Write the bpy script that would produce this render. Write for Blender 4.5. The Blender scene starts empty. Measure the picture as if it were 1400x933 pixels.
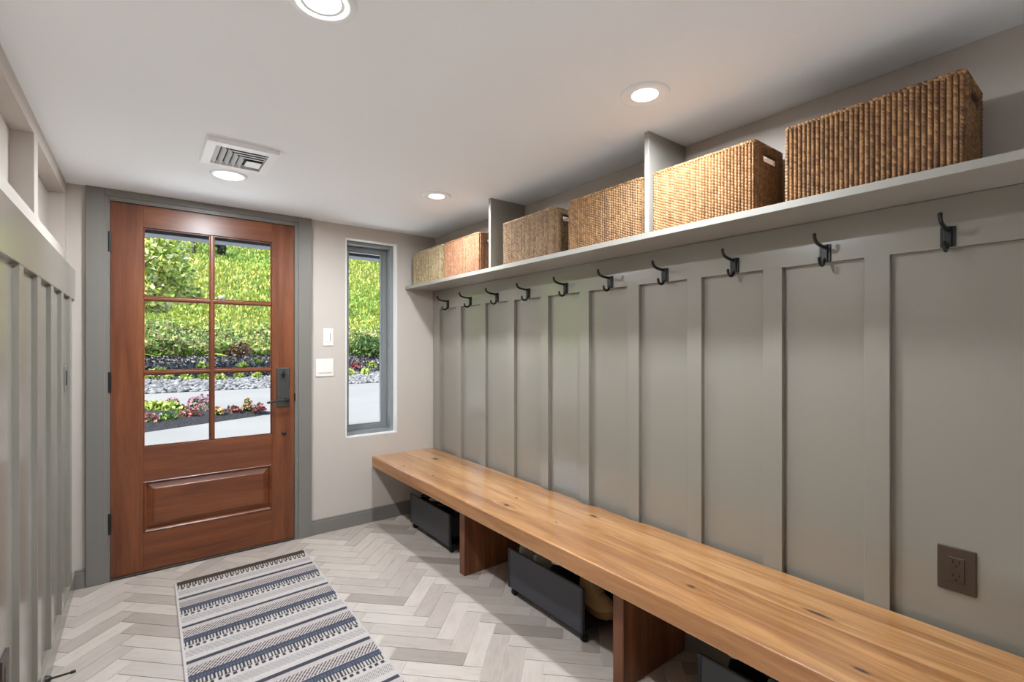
import bpy, bmesh, math, random
import numpy as np
from mathutils import Vector, Matrix
random.seed(7); rng = np.random.default_rng(7)
S = bpy.context.scene
COL = S.collection
PI = math.pi

# ------------------------------------------------------------------ helpers
def lin(r, g, b):
    f = lambda c: (c/255/12.92) if c/255 <= .04045 else ((c/255+.055)/1.055)**2.4
    return (f(r), f(g), f(b), 1.0)

class NT:
    """tiny node-tree writer"""
    def __init__(s, name):
        s.m = bpy.data.materials.new(name); s.m.use_nodes = True
        s.t = s.m.node_tree; s.t.nodes.clear()
        s.out = s.t.nodes.new('ShaderNodeOutputMaterial')
    def n(s, typ, ins=None, **props):
        nd = s.t.nodes.new('ShaderNode'+typ)
        for k, v in props.items(): setattr(nd, k, v)
        for k, v in (ins or {}).items():
            sock = nd.inputs[k]
            if isinstance(v, bpy.types.NodeSocket): s.t.links.new(v, sock)
            else: sock.default_value = v
        return nd
    def link(s, a, b): s.t.links.new(a, b)
    def math(s, op, a, b=0.0, c=0.0):
        nd = s.n('Math', {0: a, 1: b, 2: c}, operation=op); return nd.outputs[0]
    def mix(s, fac, a, b, blend='MIX'):
        nd = s.t.nodes.new('ShaderNodeMix'); nd.data_type = 'RGBA'; nd.blend_type = blend
        for i, v in ((0, fac), (6, a), (7, b)):
            if isinstance(v, bpy.types.NodeSocket): s.t.links.new(v, nd.inputs[i])
            else: nd.inputs[i].default_value = v
        return nd.outputs[2]
    def ramp(s, fac, stops, interp='LINEAR'):
        nd = s.n('ValToRGB', {0: fac}); cr = nd.color_ramp; cr.interpolation = interp
        while len(cr.elements) < len(stops): cr.elements.new(0.5)
        for e, (p, c) in zip(cr.elements, stops): e.position = p; e.color = c
        return nd.outputs[0]
    def coord(s, scale=(1, 1, 1), loc=(0, 0, 0), rot=(0, 0, 0), src='Object'):
        tc = s.n('TexCoord')
        mp = s.n('Mapping', {'Vector': tc.outputs[src], 'Scale': scale, 'Location': loc, 'Rotation': rot})
        return mp.outputs[0]
    def noise(s, vec, scale=5., detail=3., rough=.5, dist=0.):
        nd = s.n('TexNoise', {'Vector': vec, 'Scale': scale, 'Detail': detail, 'Roughness': rough, 'Distortion': dist}); return nd.outputs[0]
    def bump(s, h, strength=.2, dist=.01):
        return s.n('Bump', {'Height': h, 'Strength': strength, 'Distance': dist}).outputs[0]
    def bsdf(s, color, rough=.5, spec=.5, normal=None, **kw):
        ins = {'Base Color': color, 'Roughness': rough, 'Specular IOR Level': spec}
        if normal is not None: ins['Normal'] = normal
        ins.update(kw)
        p = s.n('BsdfPrincipled', ins)
        s.link(p.outputs[0], s.out.inputs[0]); return s.m

def plain(name, c, rough=.5, spec=.5, bump=0., bscale=60., var=0., **kw):
    t = NT(name); co = t.coord()
    nz = t.noise(co, bscale, 4.)
    col = c
    if var:
        nv = t.noise(co, 3.0, 3.)
        a = tuple(min(1, x*(1-var)) for x in c[:3])+(1,); b = tuple(min(1, x*(1+var)) for x in c[:3])+(1,)
        col = t.mix(nv, a, b)
    return t.bsdf(col, rough, spec, t.bump(nz, bump, .002) if bump else None, **kw)

def wpos(o):
    p = Vector((0, 0, 0))
    while o is not None: p += o.location; o = o.parent
    return p

def obj(name, bm, mat, parent=None, world=True, smooth=False, weld=False):
    if isinstance(bm, bmesh.types.BMesh):
        if parent is not None and world:
            bmesh.ops.translate(bm, verts=bm.verts, vec=-wpos(parent))
        me = bpy.data.meshes.new(name); bm.normal_update(); bm.to_mesh(me); bm.free()
    else:
        me = bm
        if parent is not None and world: me.transform(Matrix.Translation(-wpos(parent)))
    o = bpy.data.objects.new(name, me); COL.objects.link(o)
    mats = mat if isinstance(mat, (list, tuple)) else [mat]
    for m in mats: me.materials.append(m)
    if smooth:
        me.polygons.foreach_set('use_smooth', [True]*len(me.polygons))
        if smooth == 'auto':
            bmx = bmesh.new(); bmx.from_mesh(me)
            for e in bmx.edges:
                if len(e.link_faces) == 2 and e.calc_face_angle(0) > .7: e.smooth = False
            bmx.to_mesh(me); bmx.free()
    if parent is not None: o.parent = parent
    return o

def tag(o, label=None, cat=None, group=None, kind=None):
    if label: o['label'] = label
    if cat: o['category'] = cat
    if group: o['group'] = group
    if kind: o['kind'] = kind
    return o

def thing(name, label, cat, loc=(0, 0, 0), rz=0., group=None, kind=None):
    o = bpy.data.objects.new(name, None); COL.objects.link(o)
    o.empty_display_size = .05
    o.location = loc; o.rotation_euler = (0, 0, rz)
    return tag(o, label, cat, group, kind)

def dup(root, loc, rz=None, label=None, scale=None):
    r = root.copy(); COL.objects.link(r); r.location = loc
    if rz is not None: r.rotation_euler = (0, 0, rz)
    if scale is not None: r.scale = scale
    if label: r['label'] = label
    for ch in list(root.children):
        c = ch.copy(); COL.objects.link(c); c.parent = r
        for g in list(ch.children):
            d = g.copy(); COL.objects.link(d); d.parent = c
    return r

B = bmesh.new
def box(bm, x0, x1, y0, y1, z0, z1, bev=0., seg=2):
    tmp = bmesh.new()
    bmesh.ops.create_cube(tmp, size=1.)
    bmesh.ops.scale(tmp, vec=(abs(x1-x0), abs(y1-y0), abs(z1-z0)), verts=tmp.verts)
    bmesh.ops.translate(tmp, vec=((x0+x1)/2, (y0+y1)/2, (z0+z1)/2), verts=tmp.verts)
    if bev: bmesh.ops.bevel(tmp, geom=tmp.edges[:], offset=bev, segments=seg, affect='EDGES', profile=.5)
    merge(bm, tmp); return bm
def merge(bm, tmp):
    me = bpy.data.meshes.new('tmp'); tmp.to_mesh(me); tmp.free(); bm.from_mesh(me); bpy.data.meshes.remove(me)

def tube(bm, pts, rad, seg=10, flat=1., cap=True):
    """tube along pts; rad scalar or list; flat squashes the second axis"""
    pts = [Vector(p) for p in pts]; n = len(pts)
    rad = rad if isinstance(rad, (list, tuple)) else [rad]*n
    rings = []; up = None
    for i, p in enumerate(pts):
        d = (pts[min(i+1, n-1)]-pts[max(i-1, 0)]).normalized()
        if up is None:
            up = Vector((0, 1, 0)) if abs(d.y) < .9 else Vector((0, 0, 1))
        a = (up-d*up.dot(d)).normalized(); b = d.cross(a); up = a
        rings.append([bm.verts.new(p+a*math.cos(t)*rad[i]+b*math.sin(t)*rad[i]*flat) for t in [2*PI*k/seg for k in range(seg)]])
    for r0, r1 in zip(rings, rings[1:]):
        for k in range(seg): bm.faces.new((r0[k], r0[(k+1) % seg], r1[(k+1) % seg], r1[k]))
    if cap:
        bm.faces.new(rings[0][::-1]); bm.faces.new(rings[-1])
    return bm

def smooth_path(pts, sub=5):
    P = [Vector(p) for p in pts]; out = []
    for i in range(len(P)-1):
        p0, p1, p2, p3 = P[max(i-1, 0)], P[i], P[i+1], P[min(i+2, len(P)-1)]
        for k in range(sub):
            t = k/sub
            out.append(.5*((2*p1)+(p2-p0)*t+(2*p0-5*p1+4*p2-p3)*t*t+(3*p1-p0-3*p2+p3)*t**3))
    out.append(P[-1]); return out

def lathe(bm, prof, seg=40, c=(0, 0, 0), axis='z', flip=False):
    """prof: (r, h) pairs"""
    rings = []
    for r, h in prof:
        ring = []
        for k in range(seg):
            a = 2*PI*k/seg; x, y = r*math.cos(a), r*math.sin(a)
            v = {'z': (x, y, h), 'x': (h, x, y), 'y': (x, h, y)}[axis]
            ring.append(bm.verts.new((v[0]+c[0], v[1]+c[1], v[2]+c[2])))
        rings.append(ring)
    for r0, r1 in zip(rings, rings[1:]):
        for k in range(seg): bm.faces.new((r0[k], r0[(k+1) % seg], r1[(k+1) % seg], r1[k]))
    bm.faces.new(rings[0][::-1]); bm.faces.new(rings[-1])
    bmesh.ops.recalc_face_normals(bm, faces=bm.faces)
    return bm

def npmesh(name, V, F, attrs=None, uv=None):
    V = np.asarray(V, dtype=np.float32); F = np.asarray(F, dtype=np.int32); k = F.shape[1]
    me = bpy.data.meshes.new(name)
    me.vertices.add(len(V)); me.vertices.foreach_set('co', V.ravel())
    me.loops.add(F.size); me.loops.foreach_set('vertex_index', F.ravel())
    me.polygons.add(len(F)); me.polygons.foreach_set('loop_start', np.arange(len(F), dtype=np.int32)*k)
    me.update(calc_edges=True); me.validate()
    for nm, (dom, arr) in (attrs or {}).items():
        a = me.attributes.new(nm, 'FLOAT_COLOR', dom)
        arr = np.asarray(arr, dtype=np.float32)
        if arr.shape[1] == 3: arr = np.concatenate([arr, np.ones((len(arr), 1), np.float32)], 1)
        a.data.foreach_set('color', arr.ravel())
    return me

# ------------------------------------------------------------------ materials
M = {}
M['wall'] = plain('wall_paint', lin(191, 182, 173), .6, .35, .06, 300)
M['ceiling'] = plain('ceiling_paint', lin(244, 246, 248), .75, .2, .05, 300)
M['grey'] = plain('grey_satin_paint', lin(136, 131, 121), .20, 1.0, .012, 60)
M['shelfgrey'] = plain('shelf_paint', lin(146, 142, 134), .38, .5, .03, 90)
M['trimgrey'] = plain('grey_paint_shaded', lin(119, 115, 109), .36, .5, .03, 90)  # panelling paint with the end wall's dimmer light put into its colour
M['white'] = plain('white_plastic', lin(226, 222, 216), .4, .5)
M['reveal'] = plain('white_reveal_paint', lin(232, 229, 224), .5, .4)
M['frame'] = plain('window_frame_grey', lin(128, 131, 131), .35, .5)
M['bronze'] = plain('oil_rubbed_bronze', lin(52, 48, 45), .38, .6, .05, 200, .2, Metallic=.6)
M['black'] = plain('black_iron', lin(40, 40, 40), .36, .6, .05, 200, .2, Metallic=.5)
M['pewter'] = plain('worn_bronze_plate', lin(74, 74, 72), .42, .5, .08, 120, .3, Metallic=.5)
M['brownplate'] = plain('brown_plastic', lin(64, 51, 41), .42, .5)
M['slot'] = plain('dark_slot', lin(18, 15, 13), .6, .3)
M['bin'] = plain('charcoal_board', lin(64, 64, 69), .5, .4, .08, 400, .12)
M['binframe'] = plain('charcoal_frame', lin(30, 30, 33), .45, .4)
M['rubber'] = plain('black_rubber', lin(24, 24, 25), .5, .4)
M['ventwhite'] = plain('vent_white', lin(246, 247, 248), .4, .5)
M['ventdark'] = plain('vent_throat', lin(70, 74, 80), .7, .2)
M['threshold'] = plain('dark_sill', lin(52, 42, 36), .5, .4)

def wood(name, c_dark, c_mid, c_light, axis, rough=.35, spec=.5, gs=1., plank=None, knots=None, coat=0.):
    """grain runs along axis ('x','y','z')"""
    t = NT(name)
    tc = t.n('TexCoord').outputs['Object']
    vec = tc
    knot_mask = None
    if knots:
        for (kx, ky, r, st) in knots:
            off = t.n('VectorMath', {0: tc, 1: (kx, ky, 0)}, operation='SUBTRACT').outputs[0]
            sc = t.n('VectorMath', {0: off, 1: (1/r, 1/(r*st), 0)}, operation='MULTIPLY').outputs[0]
            d = t.n('VectorMath', {0: sc}, operation='LENGTH').outputs[1]
            m = t.n('MapRange', {0: d, 1: .15, 2: 1.0, 3: 1., 4: 0.}, interpolation_type='SMOOTHSTEP').outputs[0]
            sp = t.n('MapRange', {0: d, 1: 0., 2: 4.5, 3: r*2.2, 4: 0.}, interpolation_type='SMOOTHSTEP').outputs[0]
            sx = t.n('SeparateXYZ', {0: off}).outputs[0]
            sg = t.math('MULTIPLY', t.math('SIGN', sx), sp)
            add = t.n('CombineXYZ', {0: sg})
            vec = t.n('VectorMath', {0: vec, 1: add.outputs[0]}, operation='SUBTRACT').outputs[0]
            knot_mask = m if knot_mask is None else t.math('MAXIMUM', knot_mask, m)
    s = {'x': (.9, 14, 14), 'y': (14, .9, 14), 'z': (14, 14, .9)}[axis]
    s = tuple(v*gs for v in s)
    tone = None
    if plank:
        sep = t.n('SeparateXYZ', {0: tc}).outputs[0]
        idx = t.math('FLOOR', t.math('MULTIPLY', sep, 1/plank))
        wn = t.n('TexWhiteNoise', {'W': idx}, noise_dimensions='1D').outputs[0]
        cmb = t.n('CombineXYZ', {1: t.math('MULTIPLY', wn, 9.)}).outputs[0]
        vec = t.n('VectorMath', {0: vec, 1: cmb}, operation='ADD').outputs[0]
        tone = wn
    mp = t.n('Mapping', {'Vector': vec, 'Scale': s}).outputs[0]
    n1 = t.noise(mp, 1.3, 6., .6, .6)
    mp2 = t.n('Mapping', {'Vector': vec, 'Scale': tuple(v*6 for v in s)}).outputs[0]
    n2 = t.noise(mp2, 2.0, 4., .6)
    w = t.math('ADD', t.math('MULTIPLY', n1, .75), t.math('MULTIPLY', n2, .25))
    if plank:
        mp3 = t.n('Mapping', {'Vector': vec, 'Scale': (9, .75, 1)}).outputs[0]
        n3 = t.noise(mp3, 1.0, 3., .55, 1.4)
        rings = t.math('ABSOLUTE', t.math('SUBTRACT', t.math('FRACT', t.math('MULTIPLY', n3, 7.)), .5))
        w = t.math('ADD', t.math('MULTIPLY', w, .72), t.math('ADD', t.math('MULTIPLY', rings, .16), t.math('MULTIPLY', n3, .22)))
    if tone is not None: w = t.math('ADD', w, t.math('MULTIPLY', t.math('SUBTRACT', tone, .5), .16))
    col = t.ramp(w, [(.33 if not plank else .36, c_dark), (.5, c_mid), (.66 if not plank else .62, c_light)])
    if knot_mask is not None:
        kn = t.math('MINIMUM', 1., t.math('MULTIPLY', knot_mask, t.math('ADD', .25, t.math('MULTIPLY', n2, 1.5))))
        col = t.mix(kn, col, lin(44, 24, 12))
    bp = t.bump(t.math('ADD', n1, n2), .08, .002)
    return t.bsdf(col, t.math('ADD', rough, t.math('MULTIPLY', n2, .1)), spec, bp, **({'Coat Weight': coat, 'Coat Roughness': .18} if coat else {}))

DK, DM, DL = lin(86, 43, 23), lin(110, 60, 33), lin(130, 75, 43)
M['door_v'] = wood('mahogany_vertical', DK, DM, DL, 'z', .3, .5)
M['door_h'] = wood('mahogany_horizontal', DK, DM, DL, 'x', .3, .5)
KN = [(a-1.54, b-1.5, c, d) for a, b, c, d in [(1.58, .585, .014, 5.), (1.43, .905, .012, 2.), (1.40, 2.62, .012, 2.), (1.43, 1.92, .018, 1.6), (1.54, 1.98, .009, 2.),
      (1.66, 1.55, .012, 4.), (1.47, 1.60, .006, 2.), (1.36, 2.95, .013, 2.), (1.62, 3.0, .03, 1.6), (1.39, .42, .01, 3.)]]
M['oak'] = wood('oiled_oak', lin(146, 96, 52), lin(180, 128, 77), lin(202, 154, 102), 'y', .3, .5, .6, .135, KN, 1.0)
M['oak_edge'] = wood('oiled_oak_edge', lin(138, 92, 58), lin(170, 120, 78), lin(192, 142, 98), 'y', .4, .4)
M['leg'] = wood('walnut_stain', lin(84, 50, 30), lin(112, 68, 42), lin(138, 88, 58), 'z', .4, .4)

def tile_mat():
    t = NT('herringbone_tile')
    at = t.n('Attribute', attribute_name='tile')
    uv = t.n('UVMap', uv_map='uv').outputs[0]
    sep = t.n('SeparateColor', {0: at.outputs['Color']})
    off = t.n('CombineXYZ', {0: t.math('MULTIPLY', sep.outputs[0], 37.), 1: t.math('MULTIPLY', sep.outputs[1], 51.)}).outputs[0]
    v = t.n('VectorMath', {0: uv, 1: off}, operation='ADD').outputs[0]
    mp = t.n('Mapping', {'Vector': v, 'Scale': (5, 34, 1)}).outputs[0]
    n1 = t.noise(mp, 1.6, 5., .6, .4)
    mp2 = t.n('Mapping', {'Vector': v, 'Scale': (9, 16, 1)}).outputs[0]
    n2 = t.noise(mp2, 1., 3., .5)
    base = t.ramp(sep.outputs[2], [(0., lin(152, 141, 132)), (.12, lin(170, 159, 150)), (.5, lin(182, 171, 162)), (1., lin(193, 182, 173))])
    k = t.math('ADD', t.math('MULTIPLY', n1, .6), t.math('MULTIPLY', n2, .4))
    var = t.ramp(k, [(.28, (.80, .785, .775, 1)), (.5, (.97, .965, .96, 1)), (.72, (1.06, 1.06, 1.06, 1))])
    col = t.mix(1., base, var, 'MULTIPLY')
    return t.bsdf(col, t.math('ADD', .34, t.math('MULTIPLY', n1, .2)), .45, t.bump(n1, .05, .002))
M['tile'] = tile_mat()
M['grout'] = plain('grout', lin(124, 114, 106), .9, .2, .2, 400)

def glass_mat():
    t = NT('window_glass')
    tr = t.n('BsdfTransparent', {0: (.97, .985, .975, 1)})
    gl = t.n('BsdfGlossy', {'Color': (1, 1, 1, 1), 'Roughness': .02})
    fr = t.n('Fresnel', {0: 1.45})
    mx = t.n('MixShader', {0: t.math('MULTIPLY', fr.outputs[0], .03), 1: tr.outputs[0], 2: gl.outputs[0]})
    t.link(mx.outputs[0], t.out.inputs[0]); return t.m
M['glass'] = glass_mat()

def emit(name, c, s):
    t = NT(name); e = t.n('Emission', {0: c, 1: s}); t.link(e.outputs[0], t.out.inputs[0]); return t.m
M['lens'] = emit('lit_lens', (1, .97, .92, 1), 6.)

def attr_mat(name, attr, rough=.8, spec=.2, sheen=0., bump=0.):
    t = NT(name); a = t.n('Attribute', attribute_name=attr)
    kw = {}
    if sheen: kw['Sheen Weight'] = sheen
    return t.bsdf(a.outputs['Color'], rough, spec, None, **kw)

# ------------------------------------------------------------------ key dimensions
D = 3.34          # inner face of the far wall
XL = -.311        # drywall of the left wall
XR = 1.801        # drywall of the right wall
YB = -.9          # where the mudroom opens into the added room behind
ZC = 2.084        # ceiling

# ------------------------------------------------------------------ the room
bm = B()
TL, TW = .3045, .0776        # tile pitch
g = .0026
p = Vector((1, 1, 0)).normalized(); q = Vector((-1, 1, 0)).normalized()
O = Vector((1.0518, 1.894, 0))
cols = []; uvs = []
fl = bmesh.new()
tl = fl.loops.layers.float_color.new('tile'); ul = fl.loops.layers.uv.new('uv')
def add_tile(x0, y0, lx, ly, along_x):
    cs = [(x0+g/2, y0+g/2), (x0+lx-g/2, y0+g/2), (x0+lx-g/2, y0+ly-g/2), (x0+g/2, y0+ly-g/2)]
    P = [O+p*a+q*b for a, b in cs]
    if max(v.x for v in P) < XL-.05 or min(v.x for v in P) > XR+.02 or max(v.y for v in P) < YB or min(v.y for v in P) > D+.1: return
    ctr = sum(P, Vector())/4
    up = [fl.verts.new((v+(ctr-v).normalized()*.0012).to_tuple()) for v in P]
    lo = [fl.verts.new((v.x, v.y, -.003)) for v in P]
    fs = [fl.faces.new(up)]+[fl.faces.new((lo[i], lo[(i+1) % 4], up[(i+1) % 4], up[i])) for i in range(4)]
    c = (random.random(), random.random(), random.random(), 1)
    for f in fs:
        for l in f.loops:
            l[tl] = c
            d = l.vert.co-P[0]
            a, b = d.dot(p), d.dot(q)
            l[ul].uv = (a, b) if along_x else (b, a)
for j in range(-8, 9):
    for k in range(-70, 71):
        add_tile(k*TW+j*TL, k*TW-j*TL, TL, TW, True)
        add_tile(k*TW+j*TL+TL, k*TW-j*TL+TW-TL, TW, TL, False)
for co, no in (((XL-.03, 0, 0), (-1, 0, 0)), ((XR+.01, 0, 0), (1, 0, 0)), ((0, D+.08, 0), (0, 1, 0)), ((0, YB, 0), (0, -1, 0))):
    bmesh.ops.bisect_plane(fl, geom=fl.verts[:]+fl.edges[:]+fl.faces[:], plane_co=co, plane_no=no, clear_outer=True)
for f in fl.faces: f.material_index = 0
nf0 = len(fl.faces)
gb = bmesh.new(); box(gb, XL-.2, XR+.2, YB, D+.18, -.12, -.0022); me = bpy.data.meshes.new('t'); gb.to_mesh(me); gb.free()
fl.faces.ensure_lookup_table()
fl.from_mesh(me); bpy.data.meshes.remove(me)
fl.faces.ensure_lookup_table()
for i, f in enumerate(fl.faces):
    if i >= nf0: f.material_index = 1
floor = obj('floor', fl, [M['tile'], M['grout']])
tag(floor, 'pale greige wood-look herringbone tile floor', 'floor', kind='structure')

bm = B(); box(bm, -2.2, 3.6, -4.8, D+.18, ZC, ZC+.12)
tag(obj('ceiling', bm, M['ceiling']), 'smooth white ceiling with recessed lights', 'ceiling', kind='structure')

# far wall with door and window openings
DX0, DX1, DZ = -.143, .783, 2.03
WX0, WX1, WZ0, WZ1 = 1.113, 1.482, .617, 1.992
Y2 = D+.18
bm = B()
box(bm, XL-.2, DX0, D, Y2, -.12, ZC); box(bm, DX0, DX1, D, Y2, DZ, ZC)
box(bm, DX1, WX0, D, Y2, -.12, ZC); box(bm, WX0, WX1, D, Y2, -.12, WZ0); box(bm, WX0, WX1, D, Y2, WZ1, ZC)
box(bm, WX1, XR+.3, D, Y2, -.12, ZC)
tag(obj('wall_far', bm, M['wall']), 'warm beige end wall holding the wooden door and narrow window', 'wall', kind='structure')

# left wall: drywall with shallow recesses above a panelled wainscot
bm = B()
NZ0, NZ1, ND = 1.729, 2.017, .062
box(bm, XL-.2, XL-ND, YB, D, 0, ZC)
box(bm, XL-ND, XL, YB, D, 0, NZ0); box(bm, XL-ND, XL, YB, D, NZ1, ZC)
for a, b in ((3.283, D), (2.425, 2.505), (1.567, 1.647), (.709, .789), (-.149, -.069), (YB, -.95)):
    box(bm, XL-ND, XL, a, b, NZ0, NZ1)
wl = tag(obj('wall_left', bm, M['wall']), 'left wall with shallow recesses above grey batten panelling', 'wall', kind='structure')
PLX, BLX, RLX = -.2935, -.2790, -.277
bm = B(); box(bm, XL, PLX, YB, D-.004, 0, 1.60); obj('panelling', bm, M['grey'], wl)
bm = B(); box(bm, XL, RLX, YB, D-.002, 1.487, 1.640, .0012, 1); obj('top_rail', bm, M['grey'], wl)
for k in range(-11, 5):
    y = 1.945+.3025*k
    bm = B(); box(bm, PLX-.002, BLX, y, min(y+.063, D-.004), .06, 1.49, .0012, 1); obj('batten', bm, M['grey'], wl)
bm = B(); box(bm, PLX-.002, -.2775, YB, D-.002, 0, .088, .003, 2)
tag(obj('baseboard_left', bm, M['grey']), 'grey baseboard under the left batten panelling', 'baseboard', kind='structure')

# right wall: drywall above, batten panelling below the shelf
bm = B(); box(bm, XR, XR+.2, YB, D, 0, ZC)
wr = tag(obj('wall_right', bm, M['wall']), 'right wall with grey board and batten panelling under a shelf', 'wall', kind='structure')
PRX, BRX = 1.8000, 1.7785
bm = B(); box(bm, PRX, XR+.01, YB, D-.001, 0, 1.66); obj('panelling', bm, M['grey'], wr)
bm = B(); box(bm, BRX, XR, YB, D-.001, 1.527, 1.668, .0012, 1); obj('top_rail', bm, M['grey'], wr)
for k in range(-4, 10):
    y = .465+.3075*k-(.10 if k < 0 else 0)
    bm = B(); box(bm, BRX, PRX+.002, y, y+(.066 if k < 9 else .1), .02, 1.53, .0012, 1); obj('batten', bm, M['grey'], wr)
bm = B(); box(bm, 1.775, PRX+.002, YB, D-.02, 0, .1, .003, 2)
tag(obj('baseboard_right', bm, M['trimgrey']), 'dark baseboard behind the bench at the right wall', 'baseboard', kind='structure')

# unseen wide room added behind the viewpoint to bounce light onto the ceiling
RX0, RX1, RY = -2.0, 3.4, -4.6
bm = B(); box(bm, RX0-.15, RX1+.15, RY-.15, RY, -.12, ZC); box(bm, RX0-.15, RX0, RY, YB, -.12, ZC); box(bm, RX1, RX1+.15, RY, YB, -.12, ZC)
box(bm, RX0-.15, XL-.19, YB, YB+.15, -.12, ZC); box(bm, XR+.19, RX1+.15, YB, YB+.15, -.12, ZC)
tag(obj('wall_back', bm, M['trimgrey']), 'grey walls of the added room behind the viewpoint', 'wall', kind='structure')
bm = B(); box(bm, RX0, RX1, RY, YB-.0, -.12, -.001)
tag(obj('bounce_floor', bm, plain('cool_white_bounce', lin(222, 230, 242), .6, .3)), 'pale floor added behind the viewpoint to bounce light up', 'floor', kind='structure')  # unseen pale floor added to throw lamp light up at the ceiling

# baseboards of the far wall, door casing
def baseboard_far(name, x0, x1, label):
    bm = B(); box(bm, x0, x1, D-.014, D, 0, .082, .001, 1); box(bm, x0, x1, D-.010, D, .08, .097, .003, 2)
    tag(obj(name, bm, M['trimgrey']), label, 'baseboard', kind='structure')
baseboard_far('baseboard_far', .879, BRX, 'grey baseboard below the narrow window and under the bench')
baseboard_far('baseboard_corner', -.2775, -.232, 'short grey baseboard piece between left wall and door casing')
bm = B()
def casing(x0, x1, z0, z1):
    box(bm, x0, x1, D-.020, D, z0, z1, .002, 1)
casing(-.236, -.160, 0, ZC-.001); casing(.800, .881, 0, ZC-.001); casing(-.16, .80, 2.046, ZC-.001)
box(bm, -.162, -.143, D-.012, D, 0, 2.046, .0015, 1); box(bm, .783, .802, D-.012, D, 0, 2.046, .0015, 1); box(bm, -.143, .783, D-.012, D, 2.03, 2.047, .0015, 1)
# jamb behind
box(bm, -.143, -.1385, D-.012, Y2, 0, 2.03); box(bm, .7785, .783, D-.012, Y2, 0, 2.03); box(bm, -.143, .783, D-.012, Y2, 2.0245, 2.03)
tag(obj('trim_1', bm, M['trimgrey']), 'grey casing around the wooden entry door', 'door casing', kind='structure')

# ------------------------------------------------------------------ entry door
door = thing('door_1', 'reddish brown wooden entry door with six glass panes and lower panel', 'door', (.32, D+.022, .012), kind='structure')
y0, y1 = D, D+.044
gx0, gx1, gz0, gz1 = .002, .643, .694, 1.904
dx0, dx1, dz0, dz1 = -.1375, .7775, .012, 2.022
for x0, x1 in ((dx0, gx0), (gx1+.003, dx1)):
    bm = B(); box(bm, x0, x1, y0, y1, dz0, dz1, .0012, 1); obj('stile', bm, M['door_v'], door)
for z0, z1 in ((gz1, dz1), (.504, gz0), (dz0, .222)):
    bm = B(); box(bm, gx0, gx1+.003, y0+.0002, y1, z0, z1, .0012, 1); obj('rail', bm, M['door_h'], door)
# raised lower panel: sloping field
bm = B()
def ring_panel(bm, levels):
    prev = None
    for (x0, x1, z0, z1, y) in levels:
        r = [bm.verts.new((x, y, z)) for x, z in ((x0, z0), (x1, z0), (x1, z1), (x0, z1))]
        if prev:
            for i in range(4): bm.faces.new((prev[i], prev[(i+1) % 4], r[(i+1) % 4], r[i]))
        prev = r
    bm.faces.new(prev)
a, b, c, d = .002, .646, .222, .504
ring_panel(bm, [(a, b, c, d, y0), (a+.005, b-.005, c+.005, d-.005, y0-.004), (a+.012, b-.012, c+.012, d-.012, y0+.003), (a+.015, b-.015, c+.015, d-.015, y0+.014),
                (a+.017, b-.017, c+.017, d-.017, y0+.014), (a+.043, b-.043, c+.043, d-.043, y0+.0045), (a+.046, b-.046, c+.046, d-.046, y0+.002), (a+.052, b-.052, c+.052, d-.052, y0+.001)])
bmesh.ops.recalc_face_normals(bm, faces=bm.faces)
rp = obj('raised_panel', bm, M['door_h'], door)
bm = B(); box(bm, a, b, y0+.018, y1-.002, c, d); obj('panel_back', bm, M['door_h'], rp)
# muntins and glass stop
mv0, mv1 = .3155, .3335
bm = B(); box(bm, mv0, mv1, y0+.004, y1-.004, gz0, gz1, .004, 2); obj('muntin', bm, M['door_v'], door)
HZ = ((1.505, 1.523), (1.094, 1.112))
for z0, z1 in HZ:
    bm = B(); box(bm, gx0, gx1+.003, y0+.005, y1-.005, z0, z1, .004, 2); obj('muntin', bm, M['door_h'], door)
xs = ((gx0, mv0), (mv1, gx1+.003)); zs = ((gz0, HZ[1][0]), (HZ[1][1], HZ[0][0]), (HZ[0][1], gz1))
for xa, xb in xs:
    for za, zb in zs:
        bm = B(); box(bm, xa+.0005, xb-.0005, y0+.019, y0+.023, za+.0005, zb-.0005); gp = obj('glass_pane', bm, M['glass'], door)
        bm = B()
        for (p0, p1, r0, r1) in ((xa, xa+.006, za, zb), (xb-.006, xb, za, zb), (xa, xb, za, za+.006), (xa, xb, zb-.006, zb)):
            box(bm, p0, p1, y0+.010, y0+.019, r0, r1, .002, 1)
        obj('glazing_bead', bm, M['door_v'], gp)
for z0, z1 in ((1.752, 1.858), (1.004, 1.112), (.253, .361)):
    bm = B(); tube(bm, [(-.1405, y0-.008, z0), (-.1405, y0-.008, z1)], .0075, 12)
    for zz in (z0, z0+(z1-z0)*.36, z0+(z1-z0)*.68): tube(bm, [(-.1405, y0-.008, zz-.0012), (-.1405, y0-.008, zz+.0012)], .0083, 12)
    tube(bm, [(-.1405, y0-.008, z1), (-.1405, y0-.008, z1+.006)], [.005, .002], 12)
    box(bm, -.1425, -.1365, y0-.008, y0+.002, z0, z1)
    obj('hinge', bm, M['black'], door, smooth='auto')
bm = B(); box(bm, .672, .750, y0-.007, y0+.001, .862, 1.112, .004, 2)
es = tag(obj('lock_plate', bm, M['pewter'], door), 'dark bronze lock plate')
bm = B(); lathe(bm, [(.013, y0-.007), (.013, y0-.030), (.010, y0-.034)], 20, (.733, 0, .905), 'y')
tube(bm, smooth_path([(.733, y0-.040, .905), (.700, y0-.046, .907), (.655, y0-.046, .905), (.622, y0-.044, .899), (.614, y0-.040, .897)]), .0065, 12, 1.)
tube(bm, [(.733, y0-.030, .905), (.733, y0-.043, .905)], .009, 12)
obj('lever_handle', bm, M['black'], es, smooth='auto')
bm = B(); lathe(bm, [(.012, y0-.007), (.012, y0-.012), (.009, y0-.014)], 20, (.711, 0, 1.068), 'y'); box(bm, .7085, .7135, y0-.030, y0-.012, 1.046, 1.090, .002, 2)
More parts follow.
